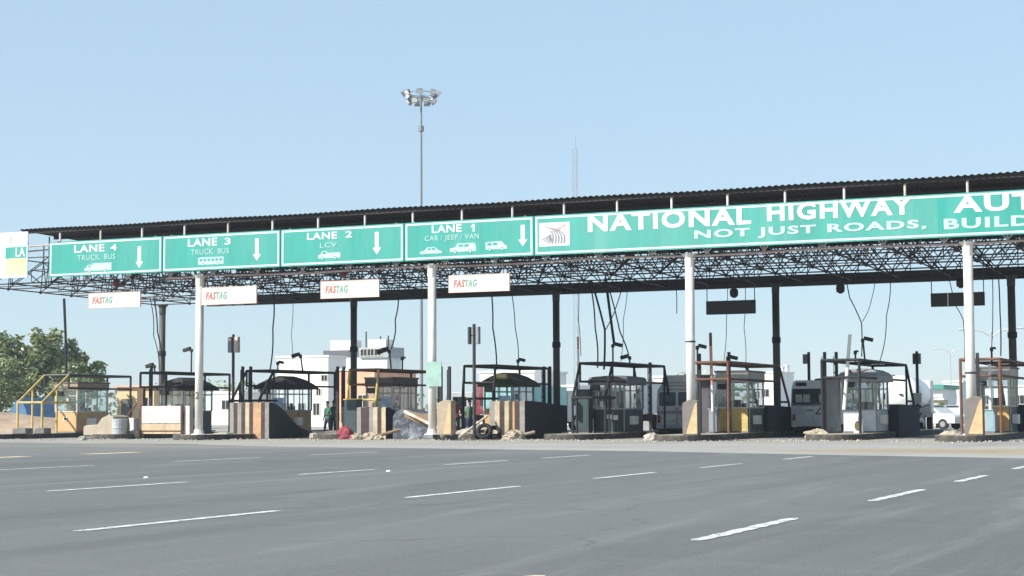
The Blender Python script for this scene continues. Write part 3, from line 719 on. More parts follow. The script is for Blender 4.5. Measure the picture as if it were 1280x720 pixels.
block('crash_wall', 'long dark wall behind the yellow walled booth', 'crash wall', 946, 960, 73.6, 4.2, 1.35, [navy], rear_h=1.3)
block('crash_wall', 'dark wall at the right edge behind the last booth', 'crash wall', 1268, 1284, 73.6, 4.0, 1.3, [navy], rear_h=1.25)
# graffiti slab in front of booth D
graf = mat("graffiti_slab", (.05,.055,.07), .8, var=.3, scale=3, dirt=(.38,.42,.46), dirt_amt=.9)
brn = mat("brown_slab", (.24,.17,.11), .85, var=.25, scale=2, dirt=(.14,.09,.06))
b = MB(); xa, xb = X(491,67.4), X(541,67.4); wd = xb-xa
b.prism([(0,0),(wd,0),(wd,1.05),(wd*.62,1.15),(wd*.3,1.3),(.15,1.2),(0,.95)], 'y', 0, 1.2, 0)
b.prism([(.55,.95),(wd-.05,.45),(wd-.05,1.02),(wd*.62,1.12),(wd*.32,1.25)], 'y', -.01, -.001, 1)
tag(b.build('concrete_slab', [graf, brn], None, (xa,67.4,GZ)), 'dark scrawled concrete slab with a brown upper corner under the fallen pole', 'concrete slab')
# sandy nose block and drum on the island of booth B
def rock(name, label, cat, p, sx, sy, sz, m, n=2, seed=1, group=None, flat=.35):
    rnd = random.Random(seed); b = MB(); rings = []; ph = [rnd.uniform(0,6.3) for _ in range(4)]
    for i in range(9):
        v = i/8; z = sz*v; rr = math.sqrt(max(0,1-(max(0,v-flat)/(1-flat))**2)) if v < 1 else .15
        rings.append([(sx*rr*q*math.cos(a), sy*rr*q*math.sin(a), z*(1+rnd.uniform(-.1,.1))) for a in [2*math.pi*j/16 for j in range(16)] for q in [1+.22*math.sin(3*a+ph[0]+v*3)+.12*math.sin(5*a+ph[1]-v*5)+rnd.uniform(-.1,.1)]])
    b.loft(rings); return tag(b.build(name, m, None, p), label, cat, group)
y = 66.0
b = MB(); xa, xb = X(104,y), X(154,y); wd = xb-xa
b.prism([(0,.15),(0,.55),(.1,.62),(wd*.35,.66),(wd*.45,.95),(wd*.62,1.1),(wd*.75,1.0),(wd*.78,.6),(wd*.78,.15)], 'y', 0, 1.2, 0)
b.prism([(0.1,0),(0.1,.15),(wd*.9,.15),(wd*.9,0)], 'y', .05, 1.1, 1)
tag(b.build('sand_block', [sandst, concdk], None, (xa,y,GZ), bevel=.04), 'cream rounded sandy block on the island nose left of the white barricade', 'stone block')
b = MB().lathe([(.36,0),(.36,.06),(.34,.1),(.34,.45),(.36,.5),(.34,.55),(.34,.9),(.3,.92)], 18, (0,0,0))
tag(b.build('grey_drum', mat("grey_drum_paint", (.36,.38,.39), .6, var=.25, scale=3, dirt=(.2,.2,.2)), None, (X(146,66.0),66.2,GZ)), 'grey upright drum at the right end of the cream sandy block', 'drum')
# white barricade of booth B
y = 66.8; xa, xb = X(176,y), X(227,y); wd = xb-xa
t = thing('barricade', 'white panel barricade on rusty posts closing the lane left of the first column', 'barricade', (xa,y,GZ))
wb = mat("barricade_white", (.56,.53,.51), .6, var=.12, scale=2, dirt=(.33,.24,.2), dirt_amt=.7)
z1, z0 = Z(200,507.5,y)-GZ, Z(200,529,y)-GZ
MB().box(.06, wd*.5, -.03, .02, z0, z1).build('panel', wb, t); MB().box(wd*.5+.01, wd-.05, -.035, .02, z0, z1).build('panel', wb, t)
tl = mat("tan_tarp", (.50,.40,.27), .9, var=.25, scale=2, dirt=(.40,.22,.14), dirt_amt=.6)
MB().box(.05, wd-.05, -.02, .02, .22, z0-.03).build('lower_panel', tl, t)
for x in (0, wd):
    MB().tube((x,0,0),(x,0,z1+.05),.05,8).build('post', rust, t); MB().box(x-.17,x+.17,-.3,.3,0,.08).build('foot', black, t)
MB().tube((0,-.04,z0-.35),(wd,-.04,z0-.35),.025,6).build('rail', rust, t)
for px, m, lb in ((228.5,wb,'white concrete bollard at the right end of the white barricade'),):
    tag(MB().prism([(-.16,0),(.16,0),(.14,z1),(-.14,z1)],'y',0,.3).build('bollard', m, None, (X(232,y),y+.1,GZ), bevel=.02), lb, 'bollard')
# rust-brown scaffold post left of B
t = thing('scaffold_post', 'brown slanting post with a dark bag left of the white barricade', 'post', (X(176,68.8),68.8,GZ))
MB().tube((0,0,0),(0,0,2.3),.055).tube((-.9,0,.9),(0,0,1.9),.04).build('post', rust, t)
MB().box(-.16,.18,-.1,.1,1.3,2.35).build('board', mat("brown_board", (.13,.08,.055), .8, var=.35), t)
b = MB().box(-.25,.25,0,.5,0,.95); tag(b.build('control_box', mat("white_black_box", (.5,.5,.5), .6, var=.2), None, (X(165,68.8),68.6,GZ), bevel=.03), 'narrow grey box left of the brown slanting post', 'cabinet')

def chevron_block(k, label, px0, px1, y, h, dia, bm=None):
    xa, xb = X(px0,y), X(px1,y); wd = xb-xa
    t = thing('nose_block', label, 'crash block', (xa,y,KZ), 0, 'wedge blocks in front of the columns')
    MB().prism([(0,0),(wd,0),(wd,h*.97),(wd*.5,h),(0,h*.9)], 'y', 0, .45).build('block', bm or mat("grey_nose_concrete", (.17,.15,.135), .9, var=.25, scale=2.5, dirt=(.16,.14,.12)), t, bevel=.03)
    MB().prism([(dia*wd,.05),(wd*.98,.05),(wd*.98,h*.93),(wd*.82,h*.85)], 'y', -.012, -.001).build('wedge_stripe', mat("stripe_tan_yellow", (.50,.37,.20), .8, var=.2, scale=4, dirt=(.45,.3,.16)), t)
chevron_block('G', 'grey block with a tan wedge stripe at the foot of the third white column', 853, 872, 63.6, 1.35, .25)
chevron_block('I', 'grey block with a tan wedge stripe at the foot of the rightmost white column', 1206, 1229, 63.6, 1.4, .2)
# low cream block
chevron_block('E', 'cream block at the foot of the second white column', 546, 564, 63.7, 1.42, .45, mat('cream_nose_concrete', (.36,.29,.21), .9, var=.25, scale=2.5, dirt=(.25,.2,.15)))
# green notice on the second column
b = MB(); y = 64.06
b.box(X(533,y), X(552,y), y-.02, y+.02, Z(542,483,y), Z(542,452,y))
o = b.build('notice_board', mat("pale_green_board", (.25,.40,.345), .6, var=.25, scale=2, dirt=(.40,.48,.44)), None); tag(o, 'pale green notice board fixed to the second white column', 'notice board')

# cabinets
def cabinet(label, px0, px1, y, py_top, m, base=KZ, d=.5, topm=None):
    xa, xb = X(px0,y), X(px1,y); h = Z((px0+px1)/2,py_top,y)-base
    t = thing('control_cabinet', label, 'cabinet', (xa,y,base)); wd = xb-xa
    MB().box(0,wd,0,d,.05,h).build('body', m, t, bevel=.015)
    MB().box(-.03,wd+.03,-.03,d+.03,h,h+.05).build('lid', topm or m, t); MB().box(.03,wd-.03,.02,d-.02,0,.05).build('plinth', concdk, t)
    MB().box(.06,wd-.06,-.008,0,.15,h-.12).build('door', m, t)
    return t
cabinet('dark cabinet with a rusty yellow lid between the white building and the fourth booth', 430, 446, 68.8, 500, wall_d, topm=yellowp)
cabinet('dark tall cabinet left of the dark rounded booth', 721, 736, 70.2, 488, wall_d)
cabinet('pale grey barrier cabinet at the foot of the red and white arm', 886, 896, 69.2, 512, chrome)
cabinet('dark tall cabinet right of the third white column', 872, 888, 69.8, 470, mat("dark_violet_grey", (.07,.065,.075), .6, var=.3))
cabinet('grey tall cabinet at the foot of the two black posts left of the white arm', 1034, 1048, 69.4, 474, mat("mid_grey_cabinet", (.20,.21,.21), .6, var=.3))
cabinet('dark tall cabinet right of the rightmost white column', 1216, 1228, 68.0, 480, mat("dark_warm_grey", (.10,.10,.10), .6, var=.3))
cabinet('pale blue low cabinet in front of the rightmost booth', 1232, 1244, 70.2, 513, mat("pale_blue_cabinet", (.26,.38,.43), .6, var=.2))
t = thing('fan_unit', 'small white square fan unit standing in front of the grey domed booth', 'fan unit', (X(1067,69.6),69.6,KZ))
wd = X(1078,69.6)-X(1067,69.6); MB().box(0,wd,0,.25,0,.55).build('case', white, t, bevel=.02)
MB().prism([(wd/2+.14*math.cos(i*.4), .29+.2*math.sin(i*.4)) for i in range(16)],'y',-.012,-.001).build('grille', mat("olive_grille", (.10,.09,.04), .7), t)

# ------------------------------------------------------------------ posts, signals, cameras, arms, cables
def zof(px, py, y, base): return Z(px,py,y)-base
def sensor_post(label, px, py, y, r=.06, base=KZ, rungs=7, grp='slim black sensor posts'):
    h = zof(px,py,y,base); t = thing('sensor_post', label, 'post', (X(px,y),y,base), 0, grp)
    b = MB().box(-r,r,-r,r,0,h); b.build('post', black, t)
    k = MB()
    for i in range(rungs): zz = h*(.2+.75*i/rungs); k.box(-r-.05,-r,-.05,.05,zz,zz+.07)
    k.box(-r-.06,-r-.045,-.03,.03,h*.15,h*.95); k.build('bracket', black, t)
    MB().box(-.16,.16,-.16,.16,0,.03).build('base_plate', steel, t)
for px, py, y, lab in ((303,458,69.2,'left one of two slim black posts above the orange striped block'),(313,458,70.2,'right one of two slim black posts above the orange striped block'),
    (422,458,69.8,'left one of two slim posts before the orange house'),(429.5,458,70.6,'right one of two slim posts before the orange house'),
    (551.5,458,67.5,'left one of two slim black posts just right of the second white column'),(562,458,68.3,'right one of two slim black posts just right of the second white column'),
    (680.5,458,74.5,'left one of two slim black posts beside the third dark rear column'),(688,458,75.3,'right one of two slim black posts beside the third dark rear column'),
    (1032.5,440,69.0,'left one of two tall black posts left of the white arm'),(1047,440,69.6,'right one of two tall black posts left of the white arm'),
    (188.5,458,69.5,'short black post with a camera left of the first booth frame on the barricaded lane'),(875.5,442,69.0,'black post right of the third white column'),
    (912.5,440,70.0,'black post in front of the yellow walled booth'),(1224,441,67.6,'black post right of the rightmost white column'),(813.5,453,71.5,'slim black post at the right of the dark rounded booth')):
    sensor_post(lab, px, py, y, .055)
# double arms between the posts right of column two
def lane_signal(label, px, ytop, y, base, heads, hm):
    h = zof(px,ytop,y,base); t = thing('lane_signal', label, 'lane signal', (X(px,y),y,base), 0, 'lane signal posts')
    MB().tube((0,0,0),(0,0,h),.07,10).build('pole', steel, t); MB().box(-.18,.18,-.18,.18,0,.04).build('base_plate', steel, t)
    for dx, wd, za, zb_, m in heads: 
        o = MB().box(dx-wd/2,dx+wd/2,-.12,.1,h-za,h-zb_).build('signal_head', m, t, bevel=.02)
        MB().tube((0,0,h-(za+zb_)/2),(dx,0,h-(za+zb_)/2),.025,6).build('arm', steel, t)
lsg = mat("signal_grey", (.22,.23,.25), .6, var=.15); lsp = mat("signal_pale_rose", (.55,.45,.42), .6, var=.2)
lane_signal('tall post with a grey and pale signal head between the second and third booths', 291, 418, 69.0, KZ, [(-.14,.2,.85,.12,lsg),(.2,.22,.85,.12,lsp)], lsg)
lane_signal('tall post with two narrow signal bars right of the second white column', 593, 405, 66.5, GZ, [(-.2,.1,.85,.12,steel),(.2,.12,.85,.12,lsg)], lsg)
lane_signal('post with twin grey signal bars right of the grey domed booth', 1148, 439, 82.0, GZ, [(-.13,.1,.6,.1,steel),(.13,.1,.6,.1,lsg)], lsg)
lane_signal('post with a grey signal head above the grey bus', 1012.5, 440, 80.0, GZ, [(-.15,.22,.55,.1,lsg)], lsg)
t = thing('small_sign', 'blank white sign plate on a post before the white tanker', 'sign', (X(1147,79.5),79.5,GZ))
MB().tube((0,0,0),(0,0,1.9),.04).build('post', steel, t); MB().box(-.2,.22,-.06,-.04,1.42,1.9).build('plate', letter, t); MB().box(-.3,.2,-.06,-.03,1.26,1.36).build('bar', steel, t)

def cctv(label, px, ytop, y, base, side=1, lean=0.0, big=1.0):
    h = zof(px,ytop,y,base); t = thing('camera_post', label, 'camera', (X(px,y),y,base), 0, 'camera posts over the booths')
    MB().tube((0,0,0),(lean,0,h),.04,8).build('pole', steel, t)
    b = MB().box(lean+side*.05,lean+side*.05+side*.42*big,-.09,.09,h-.05,h+.12*big) if side > 0 else MB().box(lean+side*.47*big,lean-.05,-.09,.09,h-.05,h+.12*big)
    o = b.build('camera_head', black, t, bevel=.02); o.rotation_euler = (0, .35*side, 0) ; o.location = (0,0,0)
    # keep the head on its pole: rotate about the pole top
    pv = Vector((lean,0,h)); o.location = pv - Matrix.Rotation(.25*side,3,'Y') @ pv; o.rotation_euler = (0,.25*side,0)
    MB().box(lean-.06,lean+.06,-.06,.06,h-.16,h-.02).build('mount', black, t)
top = 3.05
cctv('camera on a thin post above the booth behind the leftmost white column', 238.5, 436, 72.0, top, -1)
cctv('camera on a short slanting post left of the first dark column above the booths', 193, 456, 70.0, top-.1, -1, -.05)
cctv('small camera on a thin post above the striped block booth, right of its middle', 378, 443, 72.4, top, -1, -.12)
cctv('box camera on a post above the striped block booth, left of its middle', 347, 452, 71.6, top, 1, 0, .6)
cctv('camera on a thick bent post above the fourth booth', 489, 437, 71.0, top, -1, -.1, 1.3)
cctv('small camera on a thin post above the olive roofed booth', 648, 449, 72.0, top, 1, 0, .7)
cctv('camera on a short thick post among the cables over the dark booth', 767, 430, 72.0, top, 1, 0, .9)
cctv('twin camera at the right among the cables over the dark booth', 788, 445, 72.6, top, -1, 0, .9)
cctv('camera on a post above the yellow walled booth', 911, 446, 71.5, top, 1, 0, .9)
cctv('camera on a bent post above the grey domed booth', 1083, 423, 72.0, top, 1, -.08, .9)
cctv('camera on a bracket post near the third white column', 873, 432, 68.6, KZ, 1, 0, .8)
cctv('thin post with a small black cap above the rightmost booth', 1242, 434, 72.0, top-.1, 1, 0, .3)
cctv('thin post above the right part of the fourth booth', 503, 446, 72.2, top-.05, 1, 0, .25)
cctv('short post above the grey domed booth left of its camera', 1071, 438, 72.0, top, 1, 0, .2)

striped = mat("arm_red_white", (.72,.60,.54), .5, var=.2)
# raised and fallen boom arms
def arm(label, pts, r, mats, seg=6):
    p, q = Vector(pts[0]), Vector(pts[1]); b = MB()
    for i in range(seg): b.tube(p.lerp(q,i/seg), p.lerp(q,(i+1)/seg), r, 8, mi=i % len(mats))
    o = b.build('boom_arm', mats, None, (0,0,0))
    ctr = Vector((p.x,p.y,min(p.z,q.z)))
    o.data.transform(Matrix.Translation(-p)); o.location = p
    return tag(o, label, 'barrier arm')
rose = mat("arm_rose", (.62,.33,.24), .6, var=.2); offw = mat("arm_white", (.80,.79,.76), .5, var=.08); cr = mat("arm_cream", (.78,.66,.48), .6, var=.12)
arm('red and white upright barrier arm in front of the yellow walled booth', [at(890.5,514,69.1), at(888,416,69.1)], .065, [offw,offw,rose,rose,rose,rust], 6)
arm('white leaning barrier arm raised left of the grey domed booth', [at(1055,512,69.0), at(1062.5,418,69.0)], .07, [offw], 3)
arm('pale pink and white upright arm left of the dark rounded booth', [at(724,530,71.0), at(722.5,421,71.0)], .05, [offw,offw,offw,offw,rose,offw,rose], 7)
arm('long cream fallen pole sloping down across the dark slab', [at(506,514.5,67.2), at(574,548,65.6)], .065, [cr,rose], 5)
arm('short cream pole sloping up to the tan striped block', [at(572,548,65.8), at(609,520,67.5)], .05, [cr], 3)
arm('white slim upright arm before the rightmost booth', [at(1238,512,70.0), at(1237,455,70.0)], .06, [offw], 3)

def cable(label, pts, r=.018, y=73.0, sag=0.0):
    P = [at(px,py,y) for px,py in pts]; P[0].z = max(P[0].z, 6.95)
    out = []
    for i in range(len(P)-1):
        for j in range(6):
            s = j/6; out.append(P[i].lerp(P[i+1], s) + Vector((sag*math.sin(math.pi*s),0,0)))
    out.append(P[-1]); o0 = out[-1].copy()
    b = MB().path([p-o0 for p in out], r*1.35, 6); o = b.build('cable', black, None, o0)
    return tag(o, label, 'cable', 'cables hanging from the canopy')
greyc = .014
for lab, pts, r, sag in (
  ('dark cable hanging at the far left in front of the trees', [(80,378),(82,420),(83,470)], .05, 0),
  ('slack cable left of the first dark rear column', [(187,386),(192,420),(199,462)], .016, .1),
  ('cable running close beside the first dark rear column', [(192,386),(197,415),(203,455)], .025, .05),
  ('slack cable above the striped block booth', [(341,373),(341,410),(337,466)], .025, .08),
  ('faint cable right of the one above the striped block booth', [(366,374),(364,420),(366,464)], .01, .05),
  ('slack cable swinging to the thick camera post of the fourth booth', [(497,374),(494,400),(489,436)], .022, .1),
  ('dark cable left above the olive roofed booth', [(613,368),(616,410),(621,462)], .024, .05),
  ('thin cable right above the olive roofed booth', [(637,368),(644,410),(648,455)], .015, .06),
  ('thin cable left of the cable tangle over the dark booth', [(723,364),(723,400),(726,445)], .012, .03),
  ('leftmost thick cable of the tangle over the dark booth', [(737,363),(744,410),(747,460)], .024, .06),
  ('bent thick cable of the tangle over the dark booth', [(739,363),(756,412),(755,462)], .034, .02),
  ('thickest straight cable of the tangle running to its camera', [(757,362),(763,395),(768,432)], .045, .0),
  ('long thin cable of the tangle running to the twin camera', [(758,362),(775,415),(786,444)], .022, .03),
  ('cable of the tangle slanting down to the left', [(781,361),(768,390),(756,414)], .016, .02),
  ('faint cable at the right of the tangle', [(785,361),(779,400),(776,452)], .011, .05),
  ('short cable end left of the third white column', [(845,357),(846,374),(846,392)], .014, 0),
  ('faint cable below the left oblong display at its left', [(909,352),(908,400),(905,450)], .011, .04),
  ('faint cable below the left oblong display at its right', [(931,352),(930,410),(932,462)], .011, .05),
  ('cable from the lone round lamp to the grey domed booth', [(1054,350),(1062,372),(1077,404),(1077,446)], .018, .02),
  ('thin cable joining the lamp cable from the right', [(1096,349),(1088,380),(1078,402)], .011, .04),
  ('slack cable right of the grey domed booth', [(1112,348),(1108,395),(1098,458)], .014, .1),
  ('bent cable behind the right oblong display', [(1182,343),(1193,380),(1204,400),(1206,450)], .014, .03),
  ('left of the two thin cables over the rightmost booth', [(1240,341),(1241,390),(1239,440)], .014, .02),
  ('right of the two thin cables over the rightmost booth', [(1247,340),(1250,390),(1251,445)], .02, .02)):
    cable(lab, pts, r, 73.0 if r < .045 else 72.2, sag)

# ------------------------------------------------------------------ loose things on the ground
rock('rag_heap', 'dark red heap of cloth on the kerb right of the white building', 'cloth heap', (X(432,66.5),66.5,GZ), .36, .3, .55, mat("dark_red_cloth", (.26,.05,.07), .9, var=.4, scale=5), seed=3)
for i, (px, y, s, lab, m) in enumerate(((446,66.0,.26,'pale stone beside the dark red cloth heap',sandst),(453,66.6,.2,'small greenish stone between two pale stones',mat("greenish_stone",(.32,.35,.22),.9)),(463,65.5,.33,'large cream stone left of the striped block',sandst),
   (473,65.2,.2,'small cream stone in front of the striped block',sandst),(558,64.6,.42,'grey rubble lump under the fallen pole',concdk),(584,67.0,.5,'pale rubble heap between the poles',conc),
   (103,62.5,.2,'stone at the kerb left of the cream sandy block',conc),(642,66.4,.42,'tan stone at the foot of the tan striped block',sandst),(1020,67.0,.45,'cream rubble left of the tall grey cabinet',sandst),(1190,66.4,.4,'cream rubble left of the rightmost column',sandst),(815,66.0,.3,'pale stone right of the dark rounded booth',conc))):
    rock('stone', lab, 'stone', (X(px,y),y,GZ), s, s*.8, s*.9, m, seed=20+i, group='stones lying along the island noses')
for px0_, px1_, y_, h_, lab, m_ in ((386,404,68.6,.26,'low pale stone slab lying right of the dark sloping block',conc),(404,421,69.4,.34,'low grey stone slab in front of the green shirted person',concdk),
    (266,284,66.4,.3,'low grey stone slab right of the first white column',conc),(15,32,65.6,.3,'left dark low block on the leftmost kerb',concdk),(42,55,66.0,.3,'right dark low block on the leftmost kerb',concdk),
    (700,716,69.5,.28,'low pale slab between the dark wall and the dark tall cabinet',conc),(160,172,66.6,.4,'low cream slab left of the white barricade',sandst)):
    xa_, xb_ = X(px0_,y_), X(px1_,y_); wd_ = xb_-xa_
    tag(MB().prism([(0,0),(wd_,.02),(wd_*.97,h_*.9),(wd_*.5,h_),(.04,h_*.86)],'y',0,.55).build('loose_stone_block', m_, None, (xa_,y_,KZ if 'kerb' in lab and 'leftmost' in lab else GZ), bevel=.03), lab, 'stone block', 'loose stone blocks among the islands')
for i, (pa_, pb_, lab) in enumerate((((468,546,66.2),(500,537,66.8),'grey brown plank lying between the cream stones and the dark slab'),((640,547,66.4),(668,540,67.2),'tan plank leaning at the foot of the long dark wall'))):
    p_, q_ = at(*pa_), at(*pb_); p_.z = max(p_.z, GZ+.05); tag(MB().tube((0,0,0), q_-p_, .07, 4).build('plank', (brn, sandst)[i], None, p_), lab, 'plank')
b = MB(); rg = random.Random(77)
for i in range(1500):
    k = rg.choice(list(bc)); x = bc[k]+rg.gauss(0,1.6); y = rg.choice((63.4,64.5,65.5))+rg.gauss(0,1.6)
    if y > 66.5: continue
    q = rg.uniform(.012,.05); a = rg.uniform(0,3)
    b.loft([[(x+q*f*math.cos(a+1.57*j), y+q*f*math.sin(a+1.57*j), gz(y)+q*h_) for j in range(4)] for f, h_ in ((1,-.1),(.9,.5),(.3,.9))])
struct(b.build('gravel', conc), 'stuff')
def tyre(label, p, lean=0.0):
    n, k = 20, 8; vs = []; b = MB()
    for i in range(n):
        a = 2*math.pi*i/n
        for j in range(k):
            c = 2*math.pi*j/k; rr = .27+.09*math.cos(c); vs.append((rr*math.cos(a), .1*math.sin(c), .36+rr*math.sin(a)))
    fs = [(i*k+j, i*k+(j+1)%k, ((i+1)%n)*k+(j+1)%k, ((i+1)%n)*k+j) for i in range(n) for j in range(k)]
    o = b.add(vs, fs).build('old_tyre', rubber, None, p, smooth=True); o.rotation_euler = (lean,0,.3); return tag(o, label, 'tyre', 'old tyres by the blocks')
tyre('black tyre leaning at the left foot of the tan striped block', (X(605,66.4),66.4,GZ), -.35)
tyre('black tyre lying low between the pale rubble and the striped block', (X(616,66.9),66.9,GZ), -.7)
for i, (px,py) in enumerate(((183,597.5),(486,589.5))):
    q = at(px,py,1.0); d = (q-Vector((0,0,CAM_H))); s = -CAM_H/d.z; p = Vector((0,0,CAM_H))+d*s
    rock('litter', ('scrap of white litter on the road above the left dashes','scrap of white litter on the road near the middle dashes')[i], 'litter', (p.x,p.y,.0), .04, .03, .025, white, seed=40+i)

# ------------------------------------------------------------------ vehicles
def wheel(parent, x, y, r, wd):
    o = MB().tube((x-wd/2,y,r),(x+wd/2,y,r),r,20).build('wheel', rubber, parent)
    s = 1 if x > 0 else -1
    MB().tube((x+s*(wd/2),y,r),(x+s*(wd/2+.015),y,r),r*.55,12).build('rim', chrome, o)
def boxvehicle(name, label, cat, x, y, sect, L_, bm, rear, wheels, rotz=0, group=None, stripe=None):
    """sect: (x,z) outline of the rear seen from behind, extruded forward; rear end at local y=0"""
    t = thing(name, label, cat, (x,y,GZ), rotz, group)
    b = MB(); rings = []
    for yy, sx, dz in ((0,1,0),(.06,1.0,0),(L_-1.2,1.0,0),(L_-.35,.97,-.12),(L_,.9,-.55)):
        rings.append([(px_*sx, yy, max(.35, pz_+dz*(pz_-.4)/2.2)) for px_, pz_ in sect])
    b.loft(rings); b.build('body', bm, t, bevel=.03)
    for w_ in wheels: wheel(t, *w_)
    rear(t)
    return t
silver = mat("silver_grey_paint", (.86,.84,.84), .4, .0, var=.12, scale=1.2, dirt=(.22,.19,.17), dirt_amt=.5)
busgrey = mat("bus_grey_green", (.82,.85,.85), .45, .1, var=.1, dirt=(.25,.25,.23), dirt_amt=.4)
lampr = mat("tail_red", (.35,.02,.02), .3); plate = mat("plate_white", (.7,.7,.66), .5)
def minibus_rear(t):
    for xa, xb in ((-.86,-.06),(.06,.86)):
        o = MB().prism([(xa+.06,1.38),(xb-.06,1.38),(xb,1.44),(xb,1.96),(xb-.06,2.02),(xa+.06,2.02),(xa,1.96),(xa,1.44)],'y',-.012,-.001).build('rear_window', mat("bus_window_blue", (.10,.16,.20), .12, var=.1), t)
    b = MB()
    for xx in (-.9,-.02,.02,.9): b.box(xx-.008,xx+.008,-.006,-.001,.5,1.3)
    b.build('door_seam', black, t)
    for zz in (2.12,2.30,2.44): MB().box(-.74,.74,-.012,-.001,zz,zz+.02).build('roof_rib', steel, t)
    MB().box(-.98,.98,-.14,-.001,.34,.52).build('bumper', mat("pale_bumper", (.55,.57,.6), .5), t, bevel=.02)
    MB().box(-.9,.9,-.06,1.0,.2,.33).build('underbody', rubber, t)
    for s in (-1,1): MB().box(s*.88-.07,s*.88+.07,-.014,-.001,.6,.95).build('tail_light', lampr, t)
    MB().box(-.5,-.1,-.014,-.001,.62,.75).build('number_plate', plate, t)
    MB().box(-.95,.95,-.010,-.001,1.02,1.16).build('stripe', mat("faded_stripe", (.42,.36,.36), .5, var=.3, scale=4), t)
    for s in (-1,1):
        for i in range(4): MB().box(s*1.001-.005,s*1.001+.005,.5+i*1.15,1.5+i*1.15,1.35,1.95).build('side_window', dkglass, t)
ym = 77.0; x_l = X(821,ym)
boxvehicle('minibus', 'silver grey minibus seen from behind beside the third white column', 'minibus', x_l+1.0, ym,
    [(-1,.45),(-1,1.3),(-.985,1.75),(-.95,2.12),(-.88,2.2),(-.74,2.42),(-.66,2.8),(.66,2.8),(.74,2.42),(.88,2.2),(.95,2.12),(.985,1.75),(1,1.3),(1,.45)], 5.6, silver, minibus_rear,
    [(-.85,1.1,.36,.22),(.85,1.1,.36,.22),(-.85,4.4,.36,.22),(.85,4.4,.36,.22)])
def bus_rear(t):
    MB().prism([(-1.0,1.42),(1.0,1.42),(1.02,1.5),(1.0,2.12),(-1.0,2.12),(-1.02,1.5)],'y',-.012,-.001).build('rear_window', dkglass, t)
    for xa, xb in ((-.86,-.55),(-.5,-.2),(.22,.92)): MB().box(xa,xb,-.018,-.0125,1.5,1.86).build('window_sticker', mat("window_pale", (.5,.54,.54), .3, var=.2), t)
    MB().box(-1.04,1.04,-.02,-.001,1.36,1.41).build('trim', steel, t)
    MB().box(-.84,-.35,-.03,-.001,2.24,2.4).build('vent', black, t); MB().box(.35,.84,-.03,-.001,2.24,2.4).build('vent', black, t)
    MB().box(-1.05,1.05,-.12,-.001,.42,.6).build('bumper', busgrey, t, bevel=.02); MB().box(-1.0,1.0,-.05,1.5,.15,.41).build('underbody', rubber, t)
    b = MB(); tri = [(.06,.98),(.58,.98),(.32,1.30)]
    for i in range(3):
        p, q = tri[i], tri[(i+1)%3]; b.tube((p[0],-.012,p[1]),(q[0],-.012,q[1]),.03,6)
    b.build('warning_triangle', mat("triangle_dark", (.12,.12,.12), .5), t)
    MB().box(-.35,-.1,-.012,-.001,1.12,1.18).build('handle', steel, t); MB().box(-.05,-.04,-.01,-.001,.62,1.36).build('door_seam', steel, t)
    for s in (-1,1): MB().box(s*.95-.06,s*.95+.06,-.014,-.001,.68,.95).build('tail_light', lampr, t)
    for s in (-1,1):
        for i in range(5): MB().box(s*1.091-.005,s*1.091+.005,.4+i*1.3,1.55+i*1.3,1.4,2.1).build('side_window', dkglass, t)
    MB().box(-1.15,-1.09,-.02,.25,.75,1.3).build('mirror', black, t)
    MB().lathe([(.35,0),(.3,.1),(.1,.12)],10,(.1,1,2.48)).build('roof_vent', steel, t)
yb_ = 77.5; x_l = X(989,yb_)
boxvehicle('bus', 'grey bus with dark rear window and hazard triangle between the third and fourth dark posts', 'bus', x_l+1.09, yb_,
    [(-1.08,.5),(-1.09,1.4),(-1.05,2.15),(-.98,2.4),(-.86,2.5),(.86,2.5),(.98,2.4),(1.05,2.15),(1.09,1.4),(1.08,.5)], 7.2, busgrey, bus_rear,
    [(-.92,1.6,.42,.25),(.92,1.6,.42,.25),(-.92,5.6,.42,.25),(.92,5.6,.42,.25)])
def truck(name, label, x, y, cab, body, rotz=0, L_=6.5, H=3.0, wd=2.3):
    """front of the lorry at local y=0 facing -y"""
    t = thing(name, label, 'truck', (x,y,GZ), rotz); h = wd/2
    MB().prism([(0,.55),(0,1.45),(.18,2.25),(.3,2.4),(1.7,2.4),(1.7,.55)],'x',-h*.93,h*.93).build('cab', cab, t, bevel=.04)
    b = MB(); b.add([(-h*.82,-.004,1.5),(h*.82,-.004,1.5),(h*.78,.150,2.2),(-h*.78,.150,2.2),(-h*.82,.04,1.5),(h*.82,.04,1.5),(h*.78,.19,2.2),(-h*.78,.19,2.2)],[(0,1,2,3),(7,6,5,4),(0,4,5,1),(1,5,6,2),(2,6,7,3),(3,7,4,0)])
    b.build('windscreen', dkglass, t)
    MB().box(-h*.95,h*.95,-.15,-.001,.45,.75).build('bumper', steel, t); MB().box(-h*.6,h*.6,-.03,-.001,.9,1.3).build('grille', black, t)
    for s in (-1,1): 
        MB().box(s*h*.75-.14,s*h*.75+.14,-.035,-.001,.85,1.1).build('headlight', plate, t); MB().box(s*(h+.12)-.08,s*(h+.12)+.08,.1,.16,1.5,1.95).build('mirror', black, t)
        MB().box(s*h*.931-.004,s*h*.931+.004,.45,1.3,1.5,2.1).build('side_window', dkglass, t)
    MB().box(-h,h,1.85,L_,1.0,H).build('cargo_box', body, t, bevel=.03); MB().box(-.5,.5,.3,L_,.6,.98).build('chassis', black, t)
    for yy in (.9, L_-1.2):
        for s in (-1,1): wheel(t, s*(h-.2), yy, .48, .28)
    return t
paleblue = mat("pale_blue_paint", (.36,.46,.55), .5, var=.12); whitev = mat("white_vehicle_paint", (.62,.63,.62), .45, var=.08, dirt=(.4,.37,.32), dirt_amt=.4)
